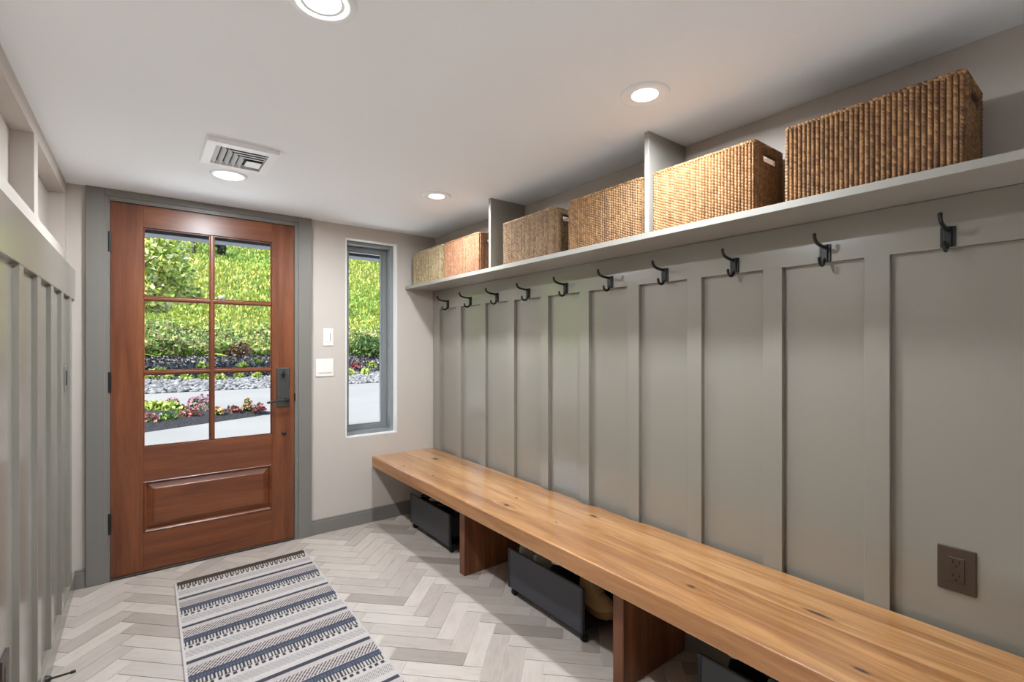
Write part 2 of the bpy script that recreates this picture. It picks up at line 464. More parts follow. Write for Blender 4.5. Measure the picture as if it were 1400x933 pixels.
obj('thumb_turn', bm, M['black'], es)
bm = B(); lathe(bm, [(.013, y0), (.013, y0-.004), (.009, y0-.008), (.003, y0-.009)], 24, (.716, 0, .692), 'y')
obj('lock_cap', bm, M['bronze'], door, smooth='auto')
bm = B(); box(bm, .776, .782, y0-.016, y0+.004, .895, .945, .002, 1); obj('strike_lip', bm, M['black'], door)
bm = B(); box(bm, -.138, .778, D-.012, Y2, 0, .011, .002, 1)
obj('threshold', bm, M['threshold'], door)

# ------------------------------------------------------------------ narrow window
win = thing('window_1', 'tall narrow fixed window with grey frame and white reveal', 'window', ((WX0+WX1)/2, D+.08, WZ0), kind='structure')
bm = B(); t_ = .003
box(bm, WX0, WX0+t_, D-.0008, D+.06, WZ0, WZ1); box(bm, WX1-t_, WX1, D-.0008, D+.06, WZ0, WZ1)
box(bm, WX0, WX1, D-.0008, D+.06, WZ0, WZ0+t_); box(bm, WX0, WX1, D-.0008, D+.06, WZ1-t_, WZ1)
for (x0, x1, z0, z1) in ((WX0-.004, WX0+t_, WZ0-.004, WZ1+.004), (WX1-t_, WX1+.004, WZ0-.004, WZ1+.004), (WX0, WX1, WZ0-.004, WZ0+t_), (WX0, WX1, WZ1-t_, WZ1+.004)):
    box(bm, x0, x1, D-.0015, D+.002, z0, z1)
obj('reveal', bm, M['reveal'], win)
def frame(bm, x0, x1, z0, z1, w, ya, yb, bev=.0015):
    box(bm, x0, x0+w, ya, yb, z0, z1, bev, 1); box(bm, x1-w, x1, ya, yb, z0, z1, bev, 1)
    box(bm, x0+w-.001, x1-w+.001, ya, yb, z0, z0+w, bev, 1); box(bm, x0+w-.001, x1-w+.001, ya, yb, z1-w, z1, bev, 1)
bm = B(); frame(bm, WX0+t_, WX1-t_, WZ0+t_, WZ1-t_, .022, D+.056, D+.175)
wf = obj('window_frame', bm, M['frame'], win)
bm = B(); frame(bm, WX0+.025, WX1-.025, WZ0+.025, WZ1-.025, .030, D+.125, D+.172); obj('sash', bm, M['frame'], win)
bm = B(); frame(bm, WX0+.053, WX1-.053, WZ0+.053, WZ1-.053, .012, D+.138, D+.165); obj('glazing_bead', bm, M['frame'], wf)
bm = B(); box(bm, WX0+.05, WX1-.05, D+.150, D+.154, WZ0+.05, WZ1-.05); obj('pane', bm, M['glass'], win)

# ------------------------------------------------------------------ wall plates
def plate(bm, cx, cz, w, h, t=.006):
    box(bm, cx-w/2, cx+w/2, D-t, D, cz-h/2, cz+h/2, .0025, 2)
r = thing('dimmer_switch', 'white dimmer switch, the upper of two plates beside the narrow window', 'light switch', (.992, D, 1.309))
bm = B(); plate(bm, .992, 1.309, .068, .116); obj('cover_plate', bm, M['white'], r)
bm = B(); box(bm, .9755, 1.0085, D-.0085, D-.004, 1.276, 1.342, .001, 1); obj('rocker', bm, M['white'], r)
bm = B(); box(bm, 1.0015, 1.0040, D-.0105, D-.0083, 1.285, 1.335); obj('slider', bm, M['trimgrey'], r)
r = thing('double_switch', 'white double rocker switch, the lower of two plates beside the window', 'light switch', (.969, D, 1.104))
bm = B(); plate(bm, .969, 1.104, .116, .118); obj('cover_plate', bm, M['white'], r)
for cx in (.946, .992):
    bm = B()
    vs = [bm.verts.new(v) for v in ((cx-.0165, D-.006, 1.071), (cx+.0165, D-.006, 1.071), (cx+.0165, D-.0075, 1.137), (cx-.0165, D-.0075, 1.137),
                                   (cx-.0165, D-.0105, 1.0715), (cx+.0165, D-.0105, 1.0715))]
    bm.faces.new((vs[4], vs[5], vs[2], vs[3])); bm.faces.new((vs[0], vs[1], vs[5], vs[4])); bm.faces.new((vs[0], vs[4], vs[3])); bm.faces.new((vs[1], vs[2], vs[5]))
    bm.faces.new((vs[0], vs[3], vs[2], vs[1])); bmesh.ops.recalc_face_normals(bm, faces=bm.faces)
    obj('rocker', bm, M['white'], r)

def outlet(name, x, cy, cz, sgn, label, cat='outlet'):
    """sgn: direction the plate faces along x"""
    r = thing(name, label, cat, (x, cy, cz))
    bm = B(); box(bm, min(x, x+sgn*.006), max(x, x+sgn*.006), cy-.041, cy+.041, cz-.061, cz+.061, .0025, 2); obj('cover_plate', bm, M['brownplate'], r)
    xf = x+sgn*.0078
    bm = B(); box(bm, min(x+sgn*.004, xf), max(x+sgn*.004, xf), cy-.0175, cy+.0175, cz-.034, cz+.034, .0012, 1); f = obj('receptacle', bm, M['brownplate'], r)
    bm = B()
    for dz in (-.0185, .0185):
        for dy in (-.0065, .0065): box(bm, xf-.0003, xf+.0003, cy+dy-.0012, cy+dy+.0012, cz+dz-.001, cz+dz+.008)
        lathe(bm, [(.0028, xf-.0003), (.0028, xf+.0003)], 12, (0, cy, cz+dz-.008), 'x')
    obj('slots', bm, M['slot'], f)
    return r
outlet('wall_outlet', PRX, .319, .631, -1, 'dark brown outlet on grey panelling above the near end of bench')
outlet('wall_outlet', PLX, 1.828, .378, 1, 'dark outlet low on left batten panelling')
r = thing('wall_switch', 'grey switch plate on left panelling beside the door casing', 'light switch', (PLX, 3.10, 1.10))
bm = B(); box(bm, PLX, PLX+.005, 3.065, 3.135, 1.042, 1.158, .002, 2); obj('cover_plate', bm, M['trimgrey'], r)
bm = B(); box(bm, PLX+.004, PLX+.0085, 3.084, 3.116, 1.067, 1.133, .001, 1); obj('rocker', bm, M['pewter'], r)
# door stop on the left baseboard
r = thing('door_stop', 'black rigid door stop sticking out from the left baseboard', 'door stop', (-.2775, 2.39, .055))
bm = B(); lathe(bm, [(.014, -.2775), (.014, -.272), (.0075, -.262)], 20, (0, 2.39, .055), 'x'); tube(bm, [(-.266, 2.39, .055), (-.210, 2.39, .055)], [.0042, .0032], 12); obj('rod', bm, M['black'], r, smooth='auto')
bm = B(); lathe(bm, [(.0045, -.212), (.0055, -.208), (.0055, -.199), (.004, -.196)], 16, (0, 2.39, .055), 'x'); obj('rubber_tip', bm, M['rubber'], r, smooth='auto')

# ------------------------------------------------------------------ shelf with dividers
sh = thing('wall_shelf', 'long grey wall shelf with upright dividers carrying woven baskets', 'shelf', (1.68, 1.2, 1.669))
bm = B(); box(bm, 1.552, XR, -1.0, D-.001, 1.669, 1.692, .0012, 1); obj('shelf_board', bm, M['shelfgrey'], sh)
for ya in (2.232, 1.164):
    bm = B(); box(bm, 1.553, XR, ya, ya+.021, 1.692, ZC-.0005, .0012, 1); obj('divider', bm, M['shelfgrey'], sh)

# ------------------------------------------------------------------ coat hooks
def make_hook(y, label):
    r = thing('coat_hook', label, 'coat hook', (BRX, y, 1.556), group='coat hooks on the rail')
    bm = B(); box(bm, -.005, 0, -.0165, .0165, -.0285, .0285, .0015, 2); box(bm, -.0095, -.003, -.0095, .0095, -.0285, .0285, .0025, 2)
    obj('back_plate', bm, M['black'], r, world=False)
    bm = B()
    tube(bm, smooth_path([(-.006, 0, .020), (-.030, 0, .0205), (-.058, 0, .024), (-.077, 0, .030), (-.086, 0, .040), (-.088, 0, .049)], 6), [.0048]*31, 10, 1.25)
    bmesh.ops.create_uvsphere(bm, u_segments=10, v_segments=8, radius=.0058, matrix=Matrix.Translation((-.088, 0, .049)))
    obj('upper_prong', bm, M['black'], r, world=False, smooth=True)
    bm = B()
    tube(bm, smooth_path([(-.006, 0, -.018), (-.011, 0, -.031), (-.022, 0, -.040), (-.036, 0, -.040), (-.047, 0, -.032), (-.050, 0, -.022)], 6), [.0045]*31, 10, 1.25)
    bmesh.ops.create_uvsphere(bm, u_segments=10, v_segments=8, radius=.0054, matrix=Matrix.Translation((-.050, 0, -.022)))
    obj('lower_prong', bm, M['black'], r, world=False, smooth=True)
    return r
ordw = ['first', 'second', 'third', 'fourth', 'fifth', 'sixth', 'seventh', 'eighth', 'ninth', 'tenth']
hk = ['black double coat hook at the corner, first from the window wall'] + [f'black double coat hook on the grey rail, {w} from the window wall' for w in ordw[1:9]] + ['black double coat hook nearest the viewer, tenth from the window wall']
hys = [3.103, 2.797, 2.484, 2.173, 1.860, 1.553, 1.249, .942, .637, .333]
h0 = make_hook(hys[0], hk[0])
for y, l in zip(hys[1:], hk[1:]): dup(h0, (BRX, y, 1.556), label=l)

# ------------------------------------------------------------------ woven baskets
BL, BD, BH = .415, .205, .228
def basket_meshes():
    rc = .014
    # rounded rectangle perimeter, x depth, y length
    pts = []; nor = []
    hx, hy = BD/2-rc, BL/2-rc
    segs = [((-hx-rc, hy), (-hx-rc, -hy), (-1, 0)), ((-hx, -hy-rc), (hx, -hy-rc), (0, -1)), ((hx+rc, -hy), (hx+rc, hy), (1, 0)), ((hx, hy+rc), (-hx, hy+rc), (0, 1))]
    corner = [(-hx, -hy), (hx, -hy), (hx, hy), (-hx, hy)]
    path = []
    for i, (a, b, n) in enumerate(segs):
        L = math.hypot(b[0]-a[0], b[1]-a[1])
        path.append(('l', a, b, n, L)); path.append(('a', corner[i], n, segs[(i+1) % 4][2], rc*PI/2))
    per = sum(x[4] for x in path)
    ncol = int(round(per/.0122)); ncol += ncol % 2; spc = 8; N = ncol*spc
    s = (np.arange(N)+.5)/N*per
    P = np.zeros((N, 2)); Nn = np.zeros((N, 2))
    acc = 0
    for x in path:
        m = (s >= acc) & (s < acc+x[4]); t = ((s-acc)/x[4])[m]
        if x[0] == 'l':
            P[m] = np.outer(1-t, x[1])+np.outer(t, x[2]); Nn[m] = x[3]
        else:
            a0 = math.atan2(x[2][1], x[2][0]); ang = a0+t*PI/2
            Nn[m] = np.stack([np.cos(ang), np.sin(ang)], 1); P[m] = np.array(x[1])+rc*Nn[m]
        acc += x[4]
    rows = 150; z = np.linspace(0, BH, rows)
    cs = np.arange(N)/spc; col = np.floor(cs).astype(int); f = cs-col-.5+.5/spc
    nrow = 22.
    zz = z/BH*nrow
    Fg, Zg = np.meshgrid(f, zz); Cg, _ = np.meshgrid(col, zz)
    wob = (np.arange(ncol) % 2)*.5+rng.random(ncol)*.16
    slope = .8
    ph = Zg+slope*Fg+wob[Cg]
    strand = np.abs(np.cos(PI*ph))**.6
    gapm = np.clip((np.abs(Fg)-.30)/.14, 0, 1)
    prof = np.sqrt(np.clip(1-(Fg/.42)**2, 0, 1))
    disp = .0062*prof*(.30+.70*strand)
    cell = np.floor(ph+.5).astype(int)
    hsh = np.sin(cell*127.1+Cg*311.7)*43758.5453; tone = hsh-np.floor(hsh)
    tone2 = .5+.5*np.sin(zz*.5)[:, None]*np.ones_like(Fg)
    bul = .006*np.sin(np.pi*np.clip(z/BH, 0, 1))[:, None]*0
    X = P[:, 0][None]+Nn[:, 0][None]*(disp-.004+bul); Y = P[:, 1][None]+Nn[:, 1][None]*(disp-.004+bul); Z = np.repeat(z[:, None], N, 1)
    V = np.stack([X, Y, Z], -1).reshape(-1, 3)
    A = np.stack([tone, gapm*(.55+.45*tone), np.clip(.18+rng.random(ncol)[Cg]*.25+.45*tone, 0, 1)], -1).reshape(-1, 3)
    i = np.arange(rows-1)[:, None]*N; k = np.arange(N)[None]; k2 = (k+1) % N
    F = np.stack([i+k, i+k2, i+N+k2, i+N+k], -1).reshape(-1, 4)
    def slot(c):   # handle cut-outs in both short ends
        return (np.abs(c[:, 0]) < .046) & (np.abs(c[:, 2]-.182) < .0155) & (np.abs(c[:, 1]) > BL/2-.02)
    F = F[~slot(V[F].mean(1))]
    # inside face and floor
    st = 4; Pn = P[::st]; Nm = Nn[::st]; n2 = len(Pn); r2 = 30; z2 = np.linspace(.004, BH, r2)
    Xi = np.repeat((Pn[:, 0]-Nm[:, 0]*.010)[None], r2, 0); Yi = np.repeat((Pn[:, 1]-Nm[:, 1]*.010)[None], r2, 0)
    Vi = np.stack([Xi, Yi, np.repeat(z2[:, None], n2, 1)], -1).reshape(-1, 3)
    i = np.arange(r2-1)[:, None]*n2; k = np.arange(n2)[None]; k2 = (k+1) % n2
    Fi = np.stack([i+k, i+n2+k, i+n2+k2, i+k2], -1).reshape(-1, 4)
    Fi = Fi[~slot(Vi[Fi].mean(1))]
    b = len(V); V2 = np.concatenate([V, Vi]); F2 = np.concatenate([F, Fi+b])
    hb = [(-hx-rc+.004, -hy-rc+.004, .003), (hx+rc-.004, -hy-rc+.004, .003), (hx+rc-.004, hy+rc-.004, .003), (-hx-rc+.004, hy+rc-.004, .003)]
    b2 = len(V2); V2 = np.concatenate([V2, np.array(hb)]); F2 = np.concatenate([F2, [[b2, b2+1, b2+2, b2+3]]])
    A2 = np.concatenate([A, np.tile([[.4, 0, .3]], (len(Vi)+4, 1))])
    body = npmesh('basket_body', V2, F2, {'weave': ('POINT', A2)})
    # braided rim along the top
    rs = 16; Nr = N; th = np.arange(rs)/rs*2*PI
    r = .0062*(.72+.28*np.abs(np.cos(PI*(s[:, None]/.0105+th[None]/(2*PI)))))
    rx = P[:, 0][:, None]+Nn[:, 0][:, None]*(-.004+r*np.cos(th)[None]); ry = P[:, 1][:, None]+Nn[:, 1][:, None]*(-.004+r*np.cos(th)[None]); rz = BH-.003+r*np.sin(th)[None]
    Vr = np.stack([rx, ry, rz], -1).reshape(-1, 3)
    k = np.arange(Nr)[:, None]; t = np.arange(rs)[None]
    Fr = np.stack([k*rs+t, ((k+1) % Nr)*rs+t, ((k+1) % Nr)*rs+(t+1) % rs, k*rs+(t+1) % rs], -1).reshape(-1, 4)
    hs = np.sin(np.floor(s[:, None]/.0105+th[None]/(2*PI)+.5)*91.7)*4375.85; hs = hs-np.floor(hs)
    Ar = np.stack([hs, 0*hs, hs], -1).reshape(-1, 3)
    rim = npmesh('basket_rim', Vr, Fr, {'weave': ('POINT', Ar)})
    # binding round the two hand holes
    hb = []
    for sy in (-1, 1):
        loop = []; bb = bmesh.new()
        for (cx, cz, a0) in ((.040, .1915, 0), (-.040, .1915, PI/2), (-.040, .1725, PI), (.040, .1725, 1.5*PI)):
            for q_ in range(4):
                a = a0+q_/3*PI/2; loop.append((cx+.006*math.cos(a), sy*(BL/2-.005), cz+.006*math.sin(a)))
        loop.append(loop[0]); tube(bb, loop, .0052, 8, 1., False); hb.append(bb)
    return body, rim, hb
def basket_mat(name, dark, mid, light, alt):
    t = NT(name); a = t.n('Attribute', attribute_name='weave'); sep = t.n('SeparateColor', {0: a.outputs['Color']})
    nz = t.noise(t.coord(), 14., 3.)
    w = t.math('ADD', t.math('MULTIPLY', sep.outputs[2], .75), t.math('MULTIPLY', nz, .35))
    c = t.ramp(w, [(.12, dark), (.5, mid), (.9, light)])
    c = t.mix(t.math('MULTIPLY', sep.outputs[1], alt), c, dark)
    fib = t.noise(t.coord((300, 300, 900)), 1., 2.)
    return t.bsdf(c, .55, .4, t.bump(fib, .15, .001))
body_me, rim_me, hb = basket_meshes()
BM = [basket_mat('seagrass_grey', lin(84, 68, 48), lin(142, 122, 90), lin(184, 164, 126), .5),
      basket_mat('seagrass_honey', lin(92, 56, 34), lin(128, 84, 54), lin(160, 116, 80), .45),
      basket_mat('seagrass_taupe', lin(72, 52, 34), lin(126, 96, 66), lin(166, 134, 98), .6),
      basket_mat('seagrass_walnut', lin(70, 46, 25), lin(124, 88, 51), lin(168, 126, 80), .65),
      basket_mat('seagrass_golden', lin(84, 52, 26), lin(132, 92, 54), lin(174, 130, 84), .55),
      basket_mat('seagrass_brown', lin(46, 28, 16), lin(116, 80, 46), lin(170, 126, 78), .95)]
blabels = ['pale greyish woven basket at the far end of shelf by the corner', 'honey orange woven basket just before the farther shelf divider',
           'taupe woven basket right after the farther shelf divider', 'woven basket leaning on the far side of the nearer shelf divider',
           'golden woven basket with hand hole on the viewer side of nearer divider', 'dark brown coarse woven basket nearest the viewer on the shelf']
bys = [(2.815, 3.245), (2.372, 2.790), (1.722, 2.140), (1.208, 1.628), (.764, 1.160), (.262, .675)]
b0 = None
for i, ((ya, yb), l) in enumerate(zip(bys, blabels)):
    r = thing('woven_basket', l, 'basket', (1.567+BD/2, (ya+yb)/2, 1.6925), group='woven baskets on the shelf')
    r.scale = (1, (yb-ya)/BL, 1.0)
    if i == 0:
        parts = [obj('body', body_me, BM[0], r, world=False, smooth=True), obj('rim', rim_me, BM[0], r, world=False, smooth=True), *[obj('handle_binding', bb, BM[0], r, world=False, smooth=True) for bb in hb]]
    else:
        for pt in parts:
            c = pt.copy(); COL.objects.link(c); c.parent = r
            c.material_slots[0].link = 'OBJECT'; c.material_slots[0].material = BM[i]

# ------------------------------------------------------------------ bench
bench = thing('wooden_bench', 'long solid oak bench on slab legs along the right wall', 'bench', (1.54, 1.5, 0))
NB = 160; ys = np.linspace(-.95, D-.002, NB)
def back_edge(y):
    a = 0.
    if 1.15 < y < 2.25: a = .020*math.sin((y-1.15)/1.1*PI)*(.55+.45*math.sin(y*23)+.3*math.sin(y*41+1))
    return BRX-.0006-max(0, a)-.002*abs(math.sin(y*3.1))
bm = B(); zt, zb, xf = .4635, .391, 1.296; rings = []
for y in ys:
    xb = back_edge(y)
    prof = [(xf+.006, zb), (xf+.0015, zb+.0015), (xf, zb+.006), (xf, zt-.005), (xf+.0015, zt-.0015), (xf+.005, zt), (1.42, zt), (1.54, zt), (1.66, zt), (xb-.004, zt), (xb, zt-.004), (xb, zb)]
    rings.append([bm.verts.new((a, y, z)) for a, z in prof])
nP = len(rings[0])
for r0, r1 in zip(rings, rings[1:]):
    for k in range(nP):
        f = bm.faces.new((r0[k], r1[k], r1[(k+1) % nP], r0[(k+1) % nP]))
        if k in (2,): f.material_index = 1
bm.faces.new(rings[0]); bm.faces.new(rings[-1][::-1]); bmesh.ops.recalc_face_normals(bm, faces=bm.faces)
obj('seat_slab', bm, [M['oak'], M['oak_edge']], bench)
for ya in (2.243, 1.150, .06, -.90):
    bm = B(); box(bm, 1.387, 1.772, ya, ya+.050, 0, .3915, .0015, 1); obj('leg', bm, M['leg'], bench)

# ------------------------------------------------------------------ shoe carts under the bench
def cart(name, ya, yb, label):
    cx, cy = 1.60, (ya+yb)/2
    r = thing(name, label, 'shoe cart', (cx, cy, 0), group='black shoe carts under the bench')
    L = yb-ya; h = L/2
    bm = B(); box(bm, -.14, -.128, -h, h, .044, .236, .0015, 1)
    fp = obj('front_panel', bm, M['bin'], r, world=False)
    bm = B(); box(bm, -.142, -.1405+.004, -h, -h+.014, .044, .238, .001, 1); box(bm, -.142, -.1405+.004, h-.014, h, .044, .238, .001, 1)
    box(bm, -.141, -.1405+.004, -h+.014, h-.014, .232, .238); obj('edge_strip', bm, M['binframe'], fp, world=False)
    bm = B(); box(bm, .128, .14, -h, h, .044, .236, .0015, 1); obj('back_panel', bm, M['bin'], r, world=False)
    bm = B(); box(bm, -.13, .13, -h+.002, h-.002, .044, .054, .001, 1); obj('base_board', bm, M['binframe'], r, world=False)
    for sx in (-1, 1):
        for sy in (-1, 1):
            bm = B(); x, y = sx*.112, sy*(h-.022)
            lathe(bm, [(.014, -.010), (.0195, -.007), (.0195, .007), (.014, .010)], 20, (x, y, .0195), 'y')
            box(bm, x-.010, x+.010, y-.015, y-.011, .016, .044); box(bm, x-.010, x+.010, y+.011, y+.015, .016, .044); box(bm, x-.014, x+.014, y-.014, y+.014, .038, .045)
            obj('caster', bm, M['rubber'], r, world=False, smooth='auto')
    return r
cart('shoe_cart', 2.528, 3.062, 'black rolling shoe cart at the far end under the bench by the corner')
cart('shoe_cart', 1.424, 1.945, 'black rolling shoe cart in the middle bay holding the tan shoe')
cart('shoe_cart', .375, .900, 'black rolling shoe cart under the near end of the bench')

def shoe_parts(L=.275, W=.092, Hh=.10, sole=.022):
    """toe towards -y, heel +y; origin under the middle"""
    st = np.linspace(0, 1, 18); rings_u = []; rings_s = []
    bu, bs = bmesh.new(), bmesh.new()
    for t in st:
        y = -L/2+L*t
        e = max(.02, 1-abs(2*t-1)**5.)
        w = W/2*(e**.45)*(.80+.20*math.cos((t-.27)*5.2))
        top = sole+(Hh-sole)*(.40*min(1, (t/.16)**.5)+.60*(1/(1+math.exp(-(t-.45)*14))))
        if t < .02: top = sole+.012
        if t > .93: top *= .97
        ru = []
        for k in range(13):
            a = PI*k/12; ru.append(bu.verts.new((math.copysign(abs(math.cos(a))**.7, math.cos(a))*w*(1-.22*math.sin(a)), y+.004*math.sin(a)*(1 if t < .5 else -1), sole-.004+(top-sole+.004)*math.sin(a)**.85)))
        rings_u.append(ru)
        rs = []
        for (fx, z) in ((-1.0, .0), (-1.09, .004), (-1.09, sole), (-1.0, sole+.003), (1.0, sole+.003), (1.09, sole), (1.09, .004), (1.0, 0)):
            rs.append(bs.verts.new((fx*w, y+(.004 if t > .5 else -.004)*(2*t-1)**2*(1 if t > .5 else 1), z)))
        rings_s.append(rs)
    for b, R in ((bu, rings_u), (bs, rings_s)):
        n = len(R[0])
        for r0, r1 in zip(R, R[1:]):
            for k in range(n-1 if b is bu else n): b.faces.new((r0[k], r0[(k+1) % n], r1[(k+1) % n], r1[k]))
        b.faces.new(R[0][::-1]); b.faces.new(R[-1]); bmesh.ops.recalc_face_normals(b, faces=b.faces)
    # collar and laces
    bc = bmesh.new(); loop = []
    for k in range(21):
        a = 2*PI*k/20; loop.append((W*.27*math.cos(a), L*.24+L*.17*math.sin(a), Hh*.985+.006*math.sin(a)))
    tube(bc, loop, .006, 8, 1., False); bc.faces.new([bc.verts.new((x, y, z-.001)) for x, y, z in loop[:-1]])
    bl = bmesh.new()
    for k in range(4):
        y = -L*.17+L*.055*k; zc = sole+(Hh-sole)*(.55+.13*k)
        tube(bl, [(-W*.20, y, zc-.006), (0, y-.003, zc+.004), (W*.20, y, zc-.006)], .0032, 6)
    return bu, bs, bc, bl
def fab(name, c, r=.8): return plain(name, lin(*c), r, .25, .1, 500, .15)
SM = {'tan': fab('tan_suede', (196, 164, 122)), 'slate': fab('slate_mesh', (186, 194, 196)), 'blackf': fab('black_mesh', (34, 34, 37)), 'charc': fab('charcoal_mesh', (62, 62, 66)),
      'wsole': fab('white_sole', (214, 208, 198), .5), 'bsole': fab('black_sole', (28, 28, 29), .6), 'gum': fab('gum_sole', (150, 118, 80), .6), 'navy': fab('navy_canvas', (44, 50, 70)), 'pink': fab('pink_trim', (214, 70, 120)), 'ivory': fab('ivory_canvas', (196, 178, 150))}
def floral():
    t = NT('floral_canvas'); v = t.n('TexVoronoi', {'Vector': t.coord(), 'Scale': 55.}); sep = t.n('SeparateColor', {0: v.outputs['Color']})
    c = t.ramp(sep.outputs[0], [(0, lin(70, 88, 116)), (.35, lin(204, 196, 186)), (.6, lin(178, 84, 112)), (.8, lin(92, 116, 84)), (1, lin(190, 160, 90))], 'CONSTANT')
    return t.bsdf(c, .8, .2)
SM['floral'] = floral()
def shoe(x, y, z, rz, up, so, co, la, label, tilt=0., **k):
    r = thing('shoe', label, 'shoe', (x, y, z), rz, 'shoes in the bench carts')
    r.rotation_euler = (tilt, 0, rz)
    bu, bs, bc, bl = shoe_parts(**k)
    obj('upper', bu, SM[up], r, world=False, smooth=True); obj('sole', bs, SM[so], r, world=False, smooth='auto'); obj('collar', bc, SM[co], r, world=False, smooth=True); obj('laces', bl, SM[la], r, world=False, smooth=True)
    return r
T = .0545; HX = -PI/2      # toe towards -x (into the room)
# far cart
shoe(1.60, 2.98, T, PI/2, 'blackf', 'bsole', 'charc', 'charc', 'black sneaker in the far cart, next to the corner', L=.235, Hh=.175)
shoe(1.60, 2.86, T, PI/2, 'charc', 'bsole', 'slate', 'slate', 'charcoal sneaker with grey collar in the far cart', L=.235, Hh=.18)
shoe(1.60, 2.745, T, PI/2, 'blackf', 'bsole', 'charc', 'slate', 'black sneaker with grey laces in the middle of the far cart', L=.235, Hh=.175)
shoe(1.60, 2.60, T, PI/2, 'charc', 'bsole', 'blackf', 'blackf', 'dark sneaker at the open end of the far cart', L=.235, Hh=.15)
# middle cart
shoe(1.60, 1.885, T, PI/2, 'slate', 'bsole', 'slate', 'slate', 'slate grey sneaker at the far end of the middle cart', L=.235, Hh=.205)
shoe(1.60, 1.775, T, PI/2, 'slate', 'bsole', 'charc', 'charc', 'slate grey sneaker, second from far end in the middle cart', L=.235, Hh=.20)
shoe(1.60, 1.655, T, PI/2, 'blackf', 'bsole', 'wsole', 'blackf', 'black sneaker with white collar edge in the middle cart', L=.235, Hh=.195)
shoe(1.640, 1.520, T, 0, 'tan', 'gum', 'navy', 'ivory', 'tan suede shoe with dark collar at the open end of the middle cart', L=.20, W=.105, Hh=.145, sole=.024)
# near cart
shoe(1.60, .805, T, PI/2, 'blackf', 'wsole', 'ivory', 'wsole', 'black shoe with pale collar in the near cart, closest to the slab leg', L=.235, Hh=.20)
shoe(1.60, .685, T, PI/2, 'floral', 'wsole', 'navy', 'wsole', 'floral canvas shoe in the near cart', L=.235, Hh=.205)
shoe(1.60, .575, T, PI/2, 'floral', 'wsole', 'pink', 'wsole', 'floral canvas shoe with pink collar in the near cart', L=.235, Hh=.205)

# ------------------------------------------------------------------ striped runner rug
def make_rug():
    step = .0028; c00, c10, c01, c11 = (.118, 1.235), (.775, 1.262), (.131, 3.088), (.783, 3.117)
    nx, ny = int(.652/step), int(1.855/step)
    u = np.linspace(0, 1, nx); v = np.linspace(0, 1, ny); U, Vv = np.meshgrid(u, v)
    X = (c00[0]*(1-U)+c10[0]*U)*(1-Vv)+(c01[0]*(1-U)+c11[0]*U)*Vv; Y = (c00[1]*(1-U)+c10[1]*U)*(1-Vv)+(c01[1]*(1-U)+c11[1]*U)*Vv
    s = U*.652; d = (1-Vv)*1.855          # across, distance from the far end
    per = .2985
    ph = ((d-.209)/per); fr = ph-np.floor(ph); fr = np.where(fr > .96, fr-1, fr)
    col = np.zeros(X.shape+(3,)); cream = np.array(lin(184, 176, 172)[:3]); navy = np.array(lin(62, 65, 77)[:3]); dark = np.array(lin(52, 48, 50)[:3]); blue = np.array(lin(80, 87, 104)[:3])
    col[:] = cream
    def put(m, c): col[m] = c
    put(np.abs(fr) < .036, dark*.6+navy*.5)
    yy = fr*per
    hat = (fr > .13) & (fr < .32); put(hat & (np.mod(s+yy*.8, .0150) < .0058), dark*1.2)
    put((fr > .325) & (fr < .445), navy); put((fr > .37) & (fr < .43) & (np.mod(s, .012) < .007), blue)
    lad = (fr >= .445) & (fr < .57); put(lad & (np.mod(s, .0124) < .0064), dark); put(((fr > .440) & (fr < .455)) | ((fr > .562) & (fr < .575) & (np.mod(s, .0248) < .0186)), dark)
    put((fr > .59) & (fr < .645) & (np.mod(s, .0248) < .0125), dark)
    fine = (fr > .70) & (fr < .86); put(fine & (np.mod(s+yy*.8, .0098) < .0036), cream*.42)
    put((fr > .04) & (fr < .32) & (col[..., 2] > .4), np.array(lin(178, 167, 162)[:3])); put(((fr > .045) & (fr < .12)) & (np.mod(s, .006) < .0028), cream*.84)
    m = (d < .10); col[m & (col[..., 2] < .3)] = np.array(lin(58, 48, 40)[:3]); put(d < .012, np.array(lin(70, 58, 46)[:3]))
    edge = (s < .011) | (s > .652-.008) ; put(edge, cream*1.02)
    col *= (.86+.22*rng.random(X.shape))[..., None]
    Z = .0062+.0012*np.sin(s*2*PI/.0056)*np.sin(d*2*PI/.0056)
    Z += np.where(edge, .0012, 0)
    n = nx*ny; Vt = np.stack([X, Y, Z], -1).reshape(-1, 3)
    i = np.arange(ny-1)[:, None]*nx; k = np.arange(nx-1)[None]
    F = np.stack([i+k, i+k+1, i+nx+k+1, i+nx+k], -1).reshape(-1, 4)
    # skirt to the floor
    br = np.concatenate([np.arange(nx), np.arange(1, ny)*nx+nx-1, (ny-1)*nx+np.arange(nx-2, -1, -1), np.arange(ny-2, 0, -1)*nx])
    lo = Vt[br].copy(); lo[:, 2] = .0004; b = n; m = len(br); kk = np.arange(m); k2 = (kk+1) % m
    Fs = np.stack([b+kk, b+k2, br[k2], br[kk]], -1)
    V2 = np.concatenate([Vt, lo]); F2 = np.concatenate([F, Fs]); C2 = np.concatenate([col.reshape(-1, 3), np.tile(cream, (m, 1))])
    return npmesh('runner_rug', V2, F2, {'yarn': ('POINT', C2)})
rug = obj('runner_rug', make_rug(), attr_mat('woven_yarn', 'yarn', .9, .15, .1), smooth=True)
tag(rug, 'cream runner rug with navy and black woven stripes in front of the door', 'rug')

